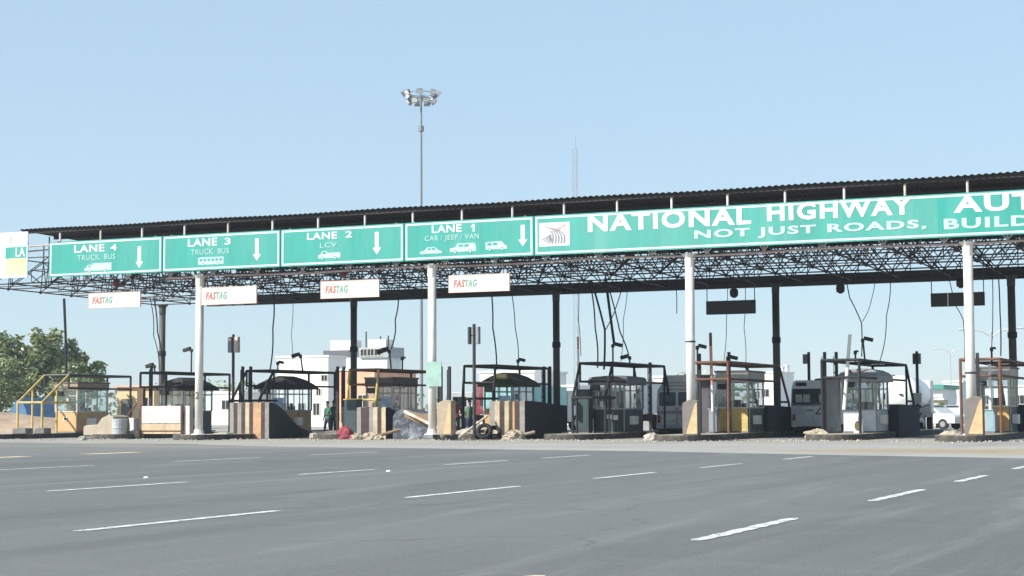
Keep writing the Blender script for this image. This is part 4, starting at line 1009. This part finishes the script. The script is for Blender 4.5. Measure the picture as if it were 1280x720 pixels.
truck('truck', 'pale blue lorry facing the camera behind the olive roofed booth', X(622,92)+.2, 92, paleblue, paleblue, H=2.75)
truck('truck', 'white lorry facing the camera seen through the dark rounded booth', X(760,88), 88, whitev, whitev, H=2.7)
redv = mat("red_vehicle_paint", (.30,.045,.05), .5, var=.2, dirt=(.5,.45,.42), dirt_amt=.5)
truck('truck', 'red lorry parked behind the person in the red shirt', X(556,98), 98, whitev, redv, rotz=R(-62), H=2.9)
cyanv = mat("cyan_vehicle_paint", (.34,.60,.58), .5, var=.1)
truck('truck', 'cyan box lorry between the third dark rear column and the pink arm', X(717,97), 97, whitev, cyanv, rotz=R(180-20), H=2.6)
def car(label, x, y, m, rotz):
    t = thing('parked_car', label, 'car', (x,y,GZ), rotz, 'white cars beyond the toll lanes')
    b = MB(); h = .82
    prof = [(0,.35),(0,.75),(.15,.85),(.95,.95),(1.6,1.42),(3.1,1.45),(3.75,.98),(4.1,.9),(4.2,.6),(4.2,.35)]
    b.loft([[(-h,p[0],p[1]) for p in prof],[(-h*.96,p[0],p[1]) for p in prof],[(h*.96,p[0],p[1]) for p in prof],[(h,p[0],p[1]) for p in prof]])
    b.build('body', m, t, bevel=.06)
    for s in (-1,1): MB().prism([(1.2,.98),(1.72,1.36),(3.0,1.38),(3.5,.98)],'x',s*h-.004,s*h+.006).build('side_window', dkglass, t)
    MB().add([(-.65,1.02,.99),(.65,1.02,.99),(.6,1.58,1.41),(-.6,1.58,1.41),(-.65,1.06,.96),(.65,1.06,.96),(.6,1.62,1.38),(-.6,1.62,1.38)],[(0,1,2,3),(7,6,5,4),(0,4,5,1),(1,5,6,2),(2,6,7,3),(3,7,4,0)]).build('windscreen', dkglass, t)
    for yy in (.8,3.4):
        for s in (-1,1): wheel(t, s*(h-.08), yy, .31, .18)
    for s in (-1,1): MB().box(s*.6-.12,s*.6+.12,-.02,-.001,.6,.74).build('headlight', plate, t)
    return t
car('white car farther down the road left of the rightmost column', X(1187,112), 112, whitev, R(10))
car('white car close to the kerb behind the rightmost column', X(1203,104), 104, whitev, R(70))
car('white car parked below the green roofed building', X(1170,128), 128, whitev, R(40))
# white tanker
t = thing('tanker_truck', 'white tanker seen from behind beyond the grey domed booth', 'tanker truck', (X(1126,92),92,GZ), R(6))
b = MB(); rr = 1.12
b.loft([[(rr*s*math.cos(a),yy,2.0+rr*.86*s*math.sin(a)) for a in [2*math.pi*i/24 for i in range(24)]] for yy, s in ((-.25,.25),(-.15,.7),(0,.93),(.25,1),(6,1),(6.3,.6))])
b.build('tank', mat("bright_white_paint", (.80,.80,.79), .35, var=.04), t, smooth=True)
MB().lathe([(.1,0),(.1,.04)],10,(0,0,0)).build('valve', steel, t, (.05,-.28,1.95))
MB().box(-1.1,1.1,-.1,7.5,.75,1.0).build('chassis', steel, t); MB().box(-1.15,1.15,-.25,-.1,.5,.72).build('bumper', whitev, t)
MB().box(-1.1,1.1,6.6,8.4,.9,2.8).build('cab', whitev, t, bevel=.05)
for yy in (1.0,2.2,7.2):
    for s in (-1,1): wheel(t, s*.95, yy, .48, .3)
b = MB().tube((.2,-.35,1.0),(1.5,-.35,1.45),.07); b.build('hose', steel, t)

# ------------------------------------------------------------------ people
skinm = mat("skin", (.24,.13,.085), .6, var=.08); hairm = mat("black_hair", (.012,.01,.01), .6)
def person(label, px, y, base, shirt, trouser, facing, pose=0, h=1.68):
    cl = shirt
    J = {}; s = h/1.7
    pts = [(0,0,.94),(0,.01,1.12),(0,.0,1.34),(0,.0,1.47),(0,-.015,1.55),(0,-.02,1.66)]
    rad = [.145,.135,.15,.06,.062,.095]
    ed = [(0,1),(1,2),(2,3),(3,4),(4,5)]
    def chain(root, ps, rs):
        prev = root
        for p, r in zip(ps, rs): pts.append(p); rad.append(r); ed.append((prev, len(pts)-1)); prev = len(pts)-1
    for q in (-1,1):
        st = .09 + .03*pose
        chain(0, [(q*.1,0,.86),(q*st,-.02+.06*q*pose,.49),(q*(st+.01),.02+.05*q*pose,.09),(q*(st+.02),-.12+.05*q*pose,.04)], [.095,.062,.042,.04])
        bend = .12 if (q > 0 and pose) else 0
        chain(2, [(q*.19,0,1.38),(q*.25,.02,1.1),(q*(.25-bend),-.06-bend*1.6,.87+bend*1.8),(q*(.25-bend*1.3),-.09-bend*2,.78+bend*2.2)], [.062,.045,.034,.03])
    me = bpy.data.meshes.new('person'); me.from_pydata([tuple(Vector(p)*s) for p in pts], ed, [])
    o = bpy.data.objects.new('person', me); col.objects.link(o)
    o.modifiers.new('skin','SKIN')
    for i, v in enumerate(me.skin_vertices[0].data): v.radius = (rad[i]*s, rad[i]*s*(.78 if i in (0,1,2) else 1)); v.use_root = (i == 0)
    sb = o.modifiers.new('sub','SUBSURF'); sb.levels = 2; sb.render_levels = 2
    dg = bpy.context.evaluated_depsgraph_get(); dg.update()
    m2 = bpy.data.meshes.new_from_object(o.evaluated_get(dg)); bpy.data.objects.remove(o)
    m2.materials.clear()
    for m in (skinm, shirt, trouser, rubber): m2.materials.append(m)
    for p in m2.polygons:
        c = p.center/s; p.use_smooth = True
        arm_ = abs(c.x) > .2
        p.material_index = 3 if c.z < .075 else (0 if c.z > 1.475 or (arm_ and c.z < 1.12) else (2 if c.z < .93 and not arm_ else 1))
    o = bpy.data.objects.new('person', m2); col.objects.link(o); o.location = (X(px,y),y,base); o.rotation_euler = (0,0,facing)
    tag(o, label, 'person', None)
    k = MB().loft([[(.088*s*r_*math.cos(a), -.02*s+.098*s*r_*math.sin(a)+.016, s*z) for a in [2*math.pi*i/14 for i in range(14)]] for r_, z in ((.9,1.655),(1.02,1.69),(.9,1.735),(.55,1.765),(.1,1.775))])
    k.build('hair', hairm, o, smooth=True)
    f = MB(); f.add([(-.012,-.108*s,1.645*s),(.012,-.108*s,1.645*s),(0,-.135*s,1.625*s),(0,-.108*s,1.67*s)],[(0,1,2),(0,2,3),(1,3,2),(0,3,1)]); f.build('nose', skinm, o)
    e = MB()
    for q in (-1,1): e.lathe([(.0,-.008),(.011,0),(0,.008)],6,(q*.034,-.105*s,1.672*s))
    e.build('eyes', hairm, o)
    return o
def cloth(n, c): return mat(n, c, .85, var=.2, scale=6)
person('person in a green shirt and blue trousers standing left of the tan striped block', 587, 69.3, GZ, cloth("green_shirt",(.07,.14,.09)), cloth("navy_trousers",(.03,.04,.12)), R(160), 0, 1.62)
person('person in a red shirt and dark trousers standing right of the two slim posts', 570, 71.0, GZ, cloth("red_shirt",(.32,.06,.05)), cloth("dark_trousers",(.02,.02,.025)), R(30), 1, 1.7)
person('person in a bright green shirt standing right of the orange striped block booth', 409.5, 70.5, GZ, cloth("bright_green_shirt",(.05,.14,.09)), cloth("dark_blue_trousers",(.025,.035,.06)), R(-20), 1, 1.62)
person('person in a dark teal shirt standing beside the green shirted one', 417, 72.0, GZ, cloth("teal_shirt",(.02,.08,.08)), cloth("dark_trousers",(.02,.02,.025)), R(40), 0, 1.66)

# ------------------------------------------------------------------ background
def leafmat(name, dark, mid, light):
    m = bpy.data.materials.new(name); m.use_nodes = True; t = m.node_tree; N = t.nodes; L = t.links
    b = N["Principled BSDF"]; b.inputs["Roughness"].default_value = .5
    g = N.new("ShaderNodeNewGeometry"); r = N.new("ShaderNodeValToRGB"); L.new(g.outputs["Random Per Island"], r.inputs[0])
    e = r.color_ramp.elements; e[0].color = (*dark,1); e[1].color = (*light,1); e[1].position = .92; x = e.new(.5); x.color = (*mid,1)
    L.new(r.outputs[0], b.inputs["Base Color"])
    tl_ = N.new("ShaderNodeBsdfTranslucent"); L.new(r.outputs[0], tl_.inputs[0]); mx = N.new("ShaderNodeMixShader"); mx.inputs[0].default_value = .25
    L.new(b.outputs[0], mx.inputs[1]); L.new(tl_.outputs[0], mx.inputs[2]); L.new(mx.outputs[0], N["Material Output"].inputs[0])
    return m
lf1 = leafmat("leaves_dusty_glint_green", (.05,.07,.022), (.17,.22,.07), (.48,.53,.30)); lf2 = leafmat("leaves_green", (.05,.09,.015), (.16,.25,.04), (.40,.48,.16))  # lightest tone paints in dust and pale glints together
bark = mat("bark", (.12,.09,.065), .9, var=.3, scale=4)
def tree(name, label, x, y, h, rx, zc, rz, n, lm, seed, cat='tree', group='trees at the left', leaf=.16, trunk_h=None, clumps=40):
    rnd = random.Random(seed); t = thing(name, label, cat, (x,y,GZ), 0, group)
    th = trunk_h or h*.45
    tr = MB(); tr.path([(0,0,0),(.08,.02,th*.5),(.0,.05,th)], .16, 8); tips = []
    for i in range(7):
        a = 2*math.pi*i/7+rnd.uniform(-.3,.3); L_ = rx*rnd.uniform(.45,.75)
        e = Vector((L_*math.cos(a), L_*math.sin(a), zc+rz*rnd.uniform(-.3,.55))); mid_ = Vector((e.x*.4,e.y*.4,(th*.7+e.z)/2)); 
        tr.tube((0,.03,th*rnd.uniform(.6,1)), mid_, .09, 6, .06); tr.tube(mid_, e, .06, 6, .02)
    tr.build('trunk', bark, t)
    b = MB()
    cl = []
    while len(cl) < clumps:
        p = Vector((rnd.uniform(-1,1),rnd.uniform(-1,1),rnd.uniform(-1,1)))
        if p.length < 1 and p.length > .35: cl.append((Vector((p.x*rx*.92,p.y*rx*.92,zc+p.z*rz*.9)), rnd.uniform(.16,.34)*min(rx,rz)))
    for i in range(n):
        c, r_ = cl[rnd.randrange(len(cl))]
        d = Vector((rnd.gauss(0,1),rnd.gauss(0,1),rnd.gauss(0,1))).normalized()*r_*rnd.random()**.4
        p = c+d; s = leaf*rnd.uniform(.6,1.4)
        u = Vector((rnd.gauss(0,1),rnd.gauss(0,1),rnd.gauss(0,.6))).normalized(); v = u.cross(Vector((rnd.gauss(0,1),rnd.gauss(0,1),rnd.gauss(0,1)))).normalized()
        b.add([p-u*s, p+v*s*.45, p+u*s, p-v*s*.45], [(0,1,2,3)])
    b.build('crown', lm, t)
    return t
tree('broadleaf_tree', 'large dusty green tree at the left edge', X(22,112), 112, 8, 3.6, 5.0, 3.1, 6500, lf1, 1, leaf=.22, clumps=60)
tree('broadleaf_tree', 'rounded dusty tree rising above the leftmost booth frame', X(66,115), 115, 7.5, 2.6, 5.0, 3.0, 5000, lf1, 2, leaf=.21, clumps=50)
tree('broadleaf_tree', 'smaller bright green tree right of the dusty trees', X(106,118), 118, 6.2, 1.75, 4.1, 2.1, 3400, lf2, 3, leaf=.19, clumps=34)
tree('broadleaf_tree', 'low dark tree between the two dusty trees', X(88,108), 108, 5, 2.2, 3.2, 2.0, 4500, lf1, 4, leaf=.15, clumps=36)
tree('broadleaf_tree', 'dark tree at the very left behind the blue tarp', X(-14,106), 106, 6, 2.8, 3.6, 2.6, 5000, lf1, 5, leaf=.16, clumps=40)
tree('shrub', 'yellow green shrub before the pale building at the right', X(1163,118), 118, 2.2, 1.0, 1.2, .8, 1200, lf2, 6, 'shrub', None, .12, .5, 14)
# earth mound and blue tarp
rnd = random.Random(5); b = MB(); nxm, nym = 30, 12; vs = []
xa, xb = X(-30,92), X(150,92)
for j in range(nym):
    for i in range(nxm):
        u, v = i/(nxm-1), j/(nym-1); hgt = 1.35*math.sin(math.pi*v)**.7*(1-u)**.55*(1+rnd.uniform(-.15,.15)) if 0 < v < 1 else 0
        vs.append((xa+(xb-xa)*u, 86+12*v, GZ-.05+hgt))
b.add(vs, [(j*nxm+i, j*nxm+i+1, (j+1)*nxm+i+1, (j+1)*nxm+i) for j in range(nym-1) for i in range(nxm-1)])
tag(b.build('earth_mound', mat("orange_earth", (.36,.25,.17), .95, var=.3, scale=.8, dirt=(.5,.42,.33), dirt_amt=.6, bump=.6), None, smooth=True), 'orange brown heap of earth under the trees at the left', 'earth mound')
b = MB(); y = 99; xa, xb = X(6,y), X(38,y); wd = xb-xa; zt_ = Z(22,496,y)-GZ
b.loft([[(0,yy,0),(wd*.15,yy,zt_*.55+dz),(wd*.42,yy,zt_*.95+dz),(wd*.62,yy,zt_+dz),(wd*.8,yy,zt_*.7+dz),(wd,yy,0)] for yy, dz in ((0,-.15),(.8,.03),(1.8,-.1),(2.8,.05),(3.6,-.25))])
tag(b.build('tarp_shelter', mat("blue_tarp", (.06,.15,.28), .5, var=.35, scale=2.5), None, (xa,y,GZ)), 'bright blue tarpaulin shelter in front of the left trees', 'tarp shelter')

def wall_box(t, m, x0, x1, y0, y1, z0, z1, name='wall'): return MB().box(x0,x1,y0,y1,z0,z1).build(name, m, t)
def win(t, x0, x1, z0, z1, m=None, y=0):
    f = MB(); e = .06
    for a, c, d, g in ((x0-e,x1+e,z1,z1+e),(x0-e,x1+e,z0-e,z0),(x0-e,x0,z0,z1),(x1,x1+e,z0,z1),((x0+x1)/2-.02,(x0+x1)/2+.02,z0,z1)): f.box(a,c,y-.06,y-.001,d,g)
    o = f.build('window', frm_w, t); MB().box(x0,x1,y-.03,y-.002,z0,z1).build('pane', m or dkglass, o)
def pbox(px0, px1, py0, py1, y): # local box numbers for a facade seen between these pixels
    return X(px0,y), X(px1,y), Z((px0+px1)/2,py1,y), Z((px0+px1)/2,py0,y)
bw = mat("white_wall", (.80,.79,.77), .8, var=.05, scale=.6, dirt=(.62,.6,.56), dirt_amt=.3); bb = mat("pale_blue_wall", (.60,.68,.72), .8, var=.06, scale=.5)
orw = mat("orange_wall", (.66,.34,.22), .8, var=.15, scale=.7, dirt=(.72,.58,.42), dirt_amt=.6); tnw = mat("tan_wall", (.60,.44,.24), .8, var=.12, scale=.7, dirt=(.66,.55,.42), dirt_amt=.5)
# white building right of booth C
y = 132; x0_, x1_, _, z1 = pbox(346,410,447,540,y)
t = thing('white_building', 'plain white two storey building behind the hipped roof booth', 'building', (x0_,y,GZ)); wd = x1_-x0_; H = z1-GZ
wall_box(t,bw,0,wd,0,3.2,0,H); wall_box(t,bw,-.1,wd+.1,-.1,3.3,H,H+.18,'parapet')
xa = X(402,y)-x0_; win(t,xa,xa+.55,Z(410,476,y)-GZ,Z(410,469,y)-GZ); win(t,xa-.5,xa-.1,Z(403,494,y)-GZ,Z(403,486,y)-GZ)
for i in range(3): win(t,.7+i*1.5,1.3+i*1.5,1.0,2.0)
# taller building behind
y = 165; x0_, x1_, _, z1 = pbox(407,486,441,540,y)
t = thing('white_building', 'pale building with dark roof band and rooftop blocks left of the second white column', 'building', (x0_,y,GZ)); wd = x1_-x0_; H = z1-GZ
wall_box(t,bb,.2,wd-.2,0,3.2,0,H-.25); wall_box(t,mat("dark_roof_band",(.10,.105,.12),.7,var=.2),-.15,wd*.55,-.3,3.4,H-.25,H+.3,'roof')
wall_box(t,mat("mid_grey_wall",(.30,.33,.36),.7,var=.15),wd*.55,wd+.1,-.3,3.4,H-.55,H+.55,'upper_storey')
for i in range(3): win(t,wd*(.58+.11*i),wd*(.58+.11*i)+.75,H-.35,H+.35,y=-.3)
for pa, pb, pt in ((408,437,425),(456,478,424)):
    a, c, _, zz = pbox(pa,pb,pt,440,y); wall_box(t,bw,a-x0_,c-x0_,.8,2.6,H+.3,zz-GZ,'rooftop_block')
for pa, zt2 in ((452,414),(470,420),(480,419)): MB().tube((X(pa,y)-x0_,1,H),(X(pa,y)-x0_,1,Z(pa,zt2,y)-GZ),.08).build('roof_post',steel,t)
# orange house
y = 118; x0_, x1_, _, z1 = pbox(424,468,463,540,y)
t = thing('orange_house', 'orange walled house behind the two slim posts', 'building', (x0_,y,GZ)); wd = x1_-x0_; H = z1-GZ
wall_box(t,orw,0,wd,0,7,0,H); wall_box(t,bw,-.12,wd+.12,-.12,7.1,H,H+.14,'roof'); win(t,wd*.55,wd*.8,1.6,2.5); wall_box(t,st_b,wd*.2,wd*.38,-.03,-.002,0,2.1,'door')
# tan house at left
y = 112; x0_, x1_, _, z1 = pbox(146,192,484,540,y)
t = thing('tan_house', 'low tan house with an orange roof edge left of the first white column', 'building', (x0_,y,GZ)); wd = x1_-x0_; H = z1-GZ
wall_box(t,tnw,0,wd,0,6,0,H); wall_box(t,orw,-.2,wd+.15,-.35,6.2,H,H+.12,'roof'); wall_box(t,wall_g,wd*.12,wd*.42,-.03,-.002,H*.32,H*.72,'shutter'); win(t,wd*.66,wd*.85,H*.4,H*.75)
# pale buildings between E and G and to the right
for i, (pa, pb, pt, y, m, lab) in enumerate(((600,668,466,150,bw,'low white building behind the olive roofed booth'),(690,722,484,145,bw,'low pale building left of the pink arm'),
    (818,860,472,180,bw,'low white building behind the silver minibus'),(945,972,466,210,bw,'white building behind the third dark rear column'),
    (975,1004,488,260,bb,'pale hazy block left of the grey bus'),(1096,1150,486,170,bw,'low white building behind the white tanker'),
    (1180,1204,478,230,bb,'pale grey block left of the rightmost column'),(236,300,492,150,bw,'low white wall house behind the leftmost white column'),(1216,1300,484,190,bw,'low white building at the right edge'))):
    x0_, x1_, _, z1 = pbox(pa,pb,pt,540,y); wd = x1_-x0_; H = z1-GZ
    t = thing('low_building', lab, 'building', (x0_,y,GZ), 0)
    wall_box(t,m,0,wd,0,8,0,H); wall_box(t,bw,-.15,wd+.15,-.15,8.15,H,H+.2,'parapet')
    nw = max(1,int(wd/2.4))
    for j in range(nw): win(t,wd*(j+.3)/nw,wd*(j+.3)/nw+.9,H*.5,H*.5+.9)
y = 150; x0_, x1_, _, z1 = pbox(1149,1179,481,540,y)
t = thing('green_roofed_building', 'small building with a green roof strip right of the white tanker', 'building', (x0_,y,GZ)); wd = x1_-x0_; H = z1-GZ
wall_box(t,bw,0,wd,0,7,0,H-.35); wall_box(t,mat("green_roof",(.05,.26,.19),.6,var=.15),-.3,wd+.2,-.5,7.3,H-.35,H,'roof'); win(t,wd*.2,wd*.4,1.2,2.2); win(t,wd*.6,wd*.8,1.2,2.2)
y = 124; x0_, x1_, _, z1 = pbox(1158,1178,500,540,y)
t = thing('beige_kiosk', 'small beige kiosk behind the yellow green shrub', 'kiosk', (x0_,y,GZ)); wd = x1_-x0_; H = z1-GZ
kw = mat("beige_wall",(.55,.50,.36),.8,var=.1); wall_box(t,kw,0,wd,0,2.5,0,H); wall_box(t,bw,-.2,wd+.2,-.25,2.7,H,H+.1,'roof'); wall_box(t,frm_d,wd*.2,wd*.7,-.03,-.002,H*.5,H*.85,'hatch')
# far hazy masts of the city
for i, (px, pt, y) in enumerate(((979,458,420),(985,456,440),(990,470,410))):
    x_, H = X(px,y), Z(px,pt,y)-GZ
    t = thing('far_chimney', ('faint stack right of the third dark rear column','taller faint stack beside it right of the dark rear column','short faint stack left of the grey bus')[i], 'chimney', (x_,y,GZ), 0, 'faint stacks on the skyline')
    MB().lathe([(.8,0),(.6,H-.5),(.7,H-.4),(.7,H)],10).build('shaft', bb, t)
# far treeline: one unbroken mass
b = MB(); rnd = random.Random(9)
for i in range(9000):
    x = rnd.uniform(-420,120); y = rnd.uniform(320,360); hmax = 5.0+2.5*math.sin(x*.05)+1.6*math.sin(x*.17+1)+1.0*math.sin(x*.41)
    p = Vector((x,y,GZ+max(.3,hmax)*rnd.random()**.7)); s = rnd.uniform(.35,.9)
    u = Vector((rnd.gauss(0,1),rnd.gauss(0,1),rnd.gauss(0,.7))).normalized(); v = u.cross(Vector((rnd.gauss(0,1),rnd.gauss(0,1),rnd.gauss(0,1)))).normalized()
    b.add([p-u*s,p+v*s*.7,p+u*s,p-v*s*.7],[(0,1,2,3)])
struct(b.build('far_trees', lf1), 'stuff')
# street lamps
def street_lamp(label, px, ptop, y, arm_l, both=True):
    H = Z(px,ptop,y)-GZ; t = thing('street_lamp', label, 'street lamp', (X(px,y),y,GZ), 0, 'street lamps beyond the toll lanes')
    gm = mat("galvanised_grey", (.42,.43,.44), .5, .4, var=.1)
    MB().tube((0,0,0),(0,0,H),.07,10,.04).build('pole', gm, t)
    for s in ((-1,1) if both else (1,)):
        MB().path([(0,0,H-.3),(s*arm_l*.4,0,H+.05),(s*arm_l,0,H+.2)],.04,6).build('arm', gm, t)
        MB().box(min(s*arm_l,s*(arm_l+.6)),max(s*arm_l,s*(arm_l+.6)),-.12,.12,H+.14,H+.25).build('lamp_head', gm, t, bevel=.03)
street_lamp('double armed street lamp just right of the rightmost white column', 1242, 415, 105, 1.3)
street_lamp('faint slender street lamp left of the rightmost white column', 1190, 438, 190, 1.2)
# high-mast floodlight
y = 150; px = 525.5; H = Z(px,124,y)-GZ
t = thing('high_mast_light', 'tall grey floodlight mast with a ring of lamps rising above the canopy roof', 'floodlight mast', (X(527,y),y,GZ))
gm = mat("mast_steel", (.20,.21,.22), .5, .3, var=.15); lampm = mat("floodlight_housing", (.20,.21,.22), .4, .3, var=.2); lens = mat("floodlight_glass", (.70,.72,.72), .15, var=.1)
MB().tube((0,0,0),(0,0,H+.3),.17,14,.09).build('mast', gm, t); MB().lathe([(.16,0),(.28,.05),(.28,.55),(.16,.6)],10,(0,0,H-3.2)).build('winch_collar', lampm, t)
b = MB(); 
for rr, zz in ((1.0,0),(1.35,.55)):
    for i in range(20): a, c = 2*math.pi*i/20, 2*math.pi*(i+1)/20; b.tube((rr*math.cos(a),rr*math.sin(a),H+zz),(rr*math.cos(c),rr*math.sin(c),H+zz),.04,5)
for i in range(4): a = math.pi*i/2+.4; b.tube((0,0,H),(1.35*math.cos(a),1.35*math.sin(a),H+.55),.04,5)
b.build('lamp_ring', gm, t)
for i in range(16):
    a = 2*math.pi*i/16; hi = i % 2; rr, zz = ((1.15,-.12),(1.6,.62))[hi]
    c = Vector((rr*math.cos(a),rr*math.sin(a),H+zz)); o_ = Vector((math.cos(a),math.sin(a),0)); tg = Vector((-math.sin(a),math.cos(a),0)); d = (o_*.8+Vector((0,0,-.6))).normalized(); u = d.cross(tg)
    k = MB(); w0, w1, dp = .22,.30,.32
    ring0 = [c+tg*w0*sx+u*w0*.8*sy for sx,sy in ((-1,-1),(1,-1),(1,1),(-1,1))]; ring1 = [c+d*dp+tg*w1*sx+u*w1*.8*sy for sx,sy in ((-1,-1),(1,-1),(1,1),(-1,1))]
    k.loft([ring0,ring1]); f_ = k.build('floodlight', lampm, t)
    MB().add([p+d*.004 for p in [c+d*dp+tg*w1*.9*sx+u*w1*.7*sy for sx,sy in ((-1,-1),(1,-1),(1,1),(-1,1))]],[(0,1,2,3)]).build('lens', lens, f_)
# lattice mast far behind
y = 300; H = Z(722,186,y)-GZ; t = thing('lattice_mast', 'faint slender lattice radio mast beyond the canopy roof', 'radio mast', (X(722,y),y,GZ))
b = MB(); hw = .62; n = int(H/2.2); hw = .5; lg = [(-hw,-hw*.5),(hw,-hw*.5),(0,hw)]
for x_, y_ in lg: b.tube((x_,y_,0),(x_,y_,H),.045,5)
for i in range(n):
    z0, z1 = H*i/n, H*(i+1)/n
    for q in range(3):
        p, r_ = lg[q], lg[(q+1)%3]; b.tube((*p,z0),(*r_,z1),.022,4); b.tube((*p,z1),(*r_,z1),.022,4)
b.build('lattice', mat("mast_grey", (.30,.30,.32), .6, var=.2), t)
b = MB(); b.tube((0,0,H),(0,0,H+2.5),.03,5); b.build('antenna', gm, t)

# ------------------------------------------------------------------ haze
HAZE = True
if HAZE:
    hz = MB().box(-330,150,-60,520,-1.3,66).build('haze', [], None); struct(hz, 'stuff')
    hm = bpy.data.materials.new("haze_air"); hm.use_nodes = True; t = hm.node_tree; t.nodes.remove(t.nodes["Principled BSDF"])
    v = t.nodes.new("ShaderNodeVolumePrincipled"); v.inputs["Color"].default_value = (.86,.92,1,1); v.inputs["Density"].default_value = .0004; v.inputs["Anisotropy"].default_value = .2
    t.links.new(v.outputs[0], t.nodes["Material Output"].inputs["Volume"]); hz.data.materials.append(hm)
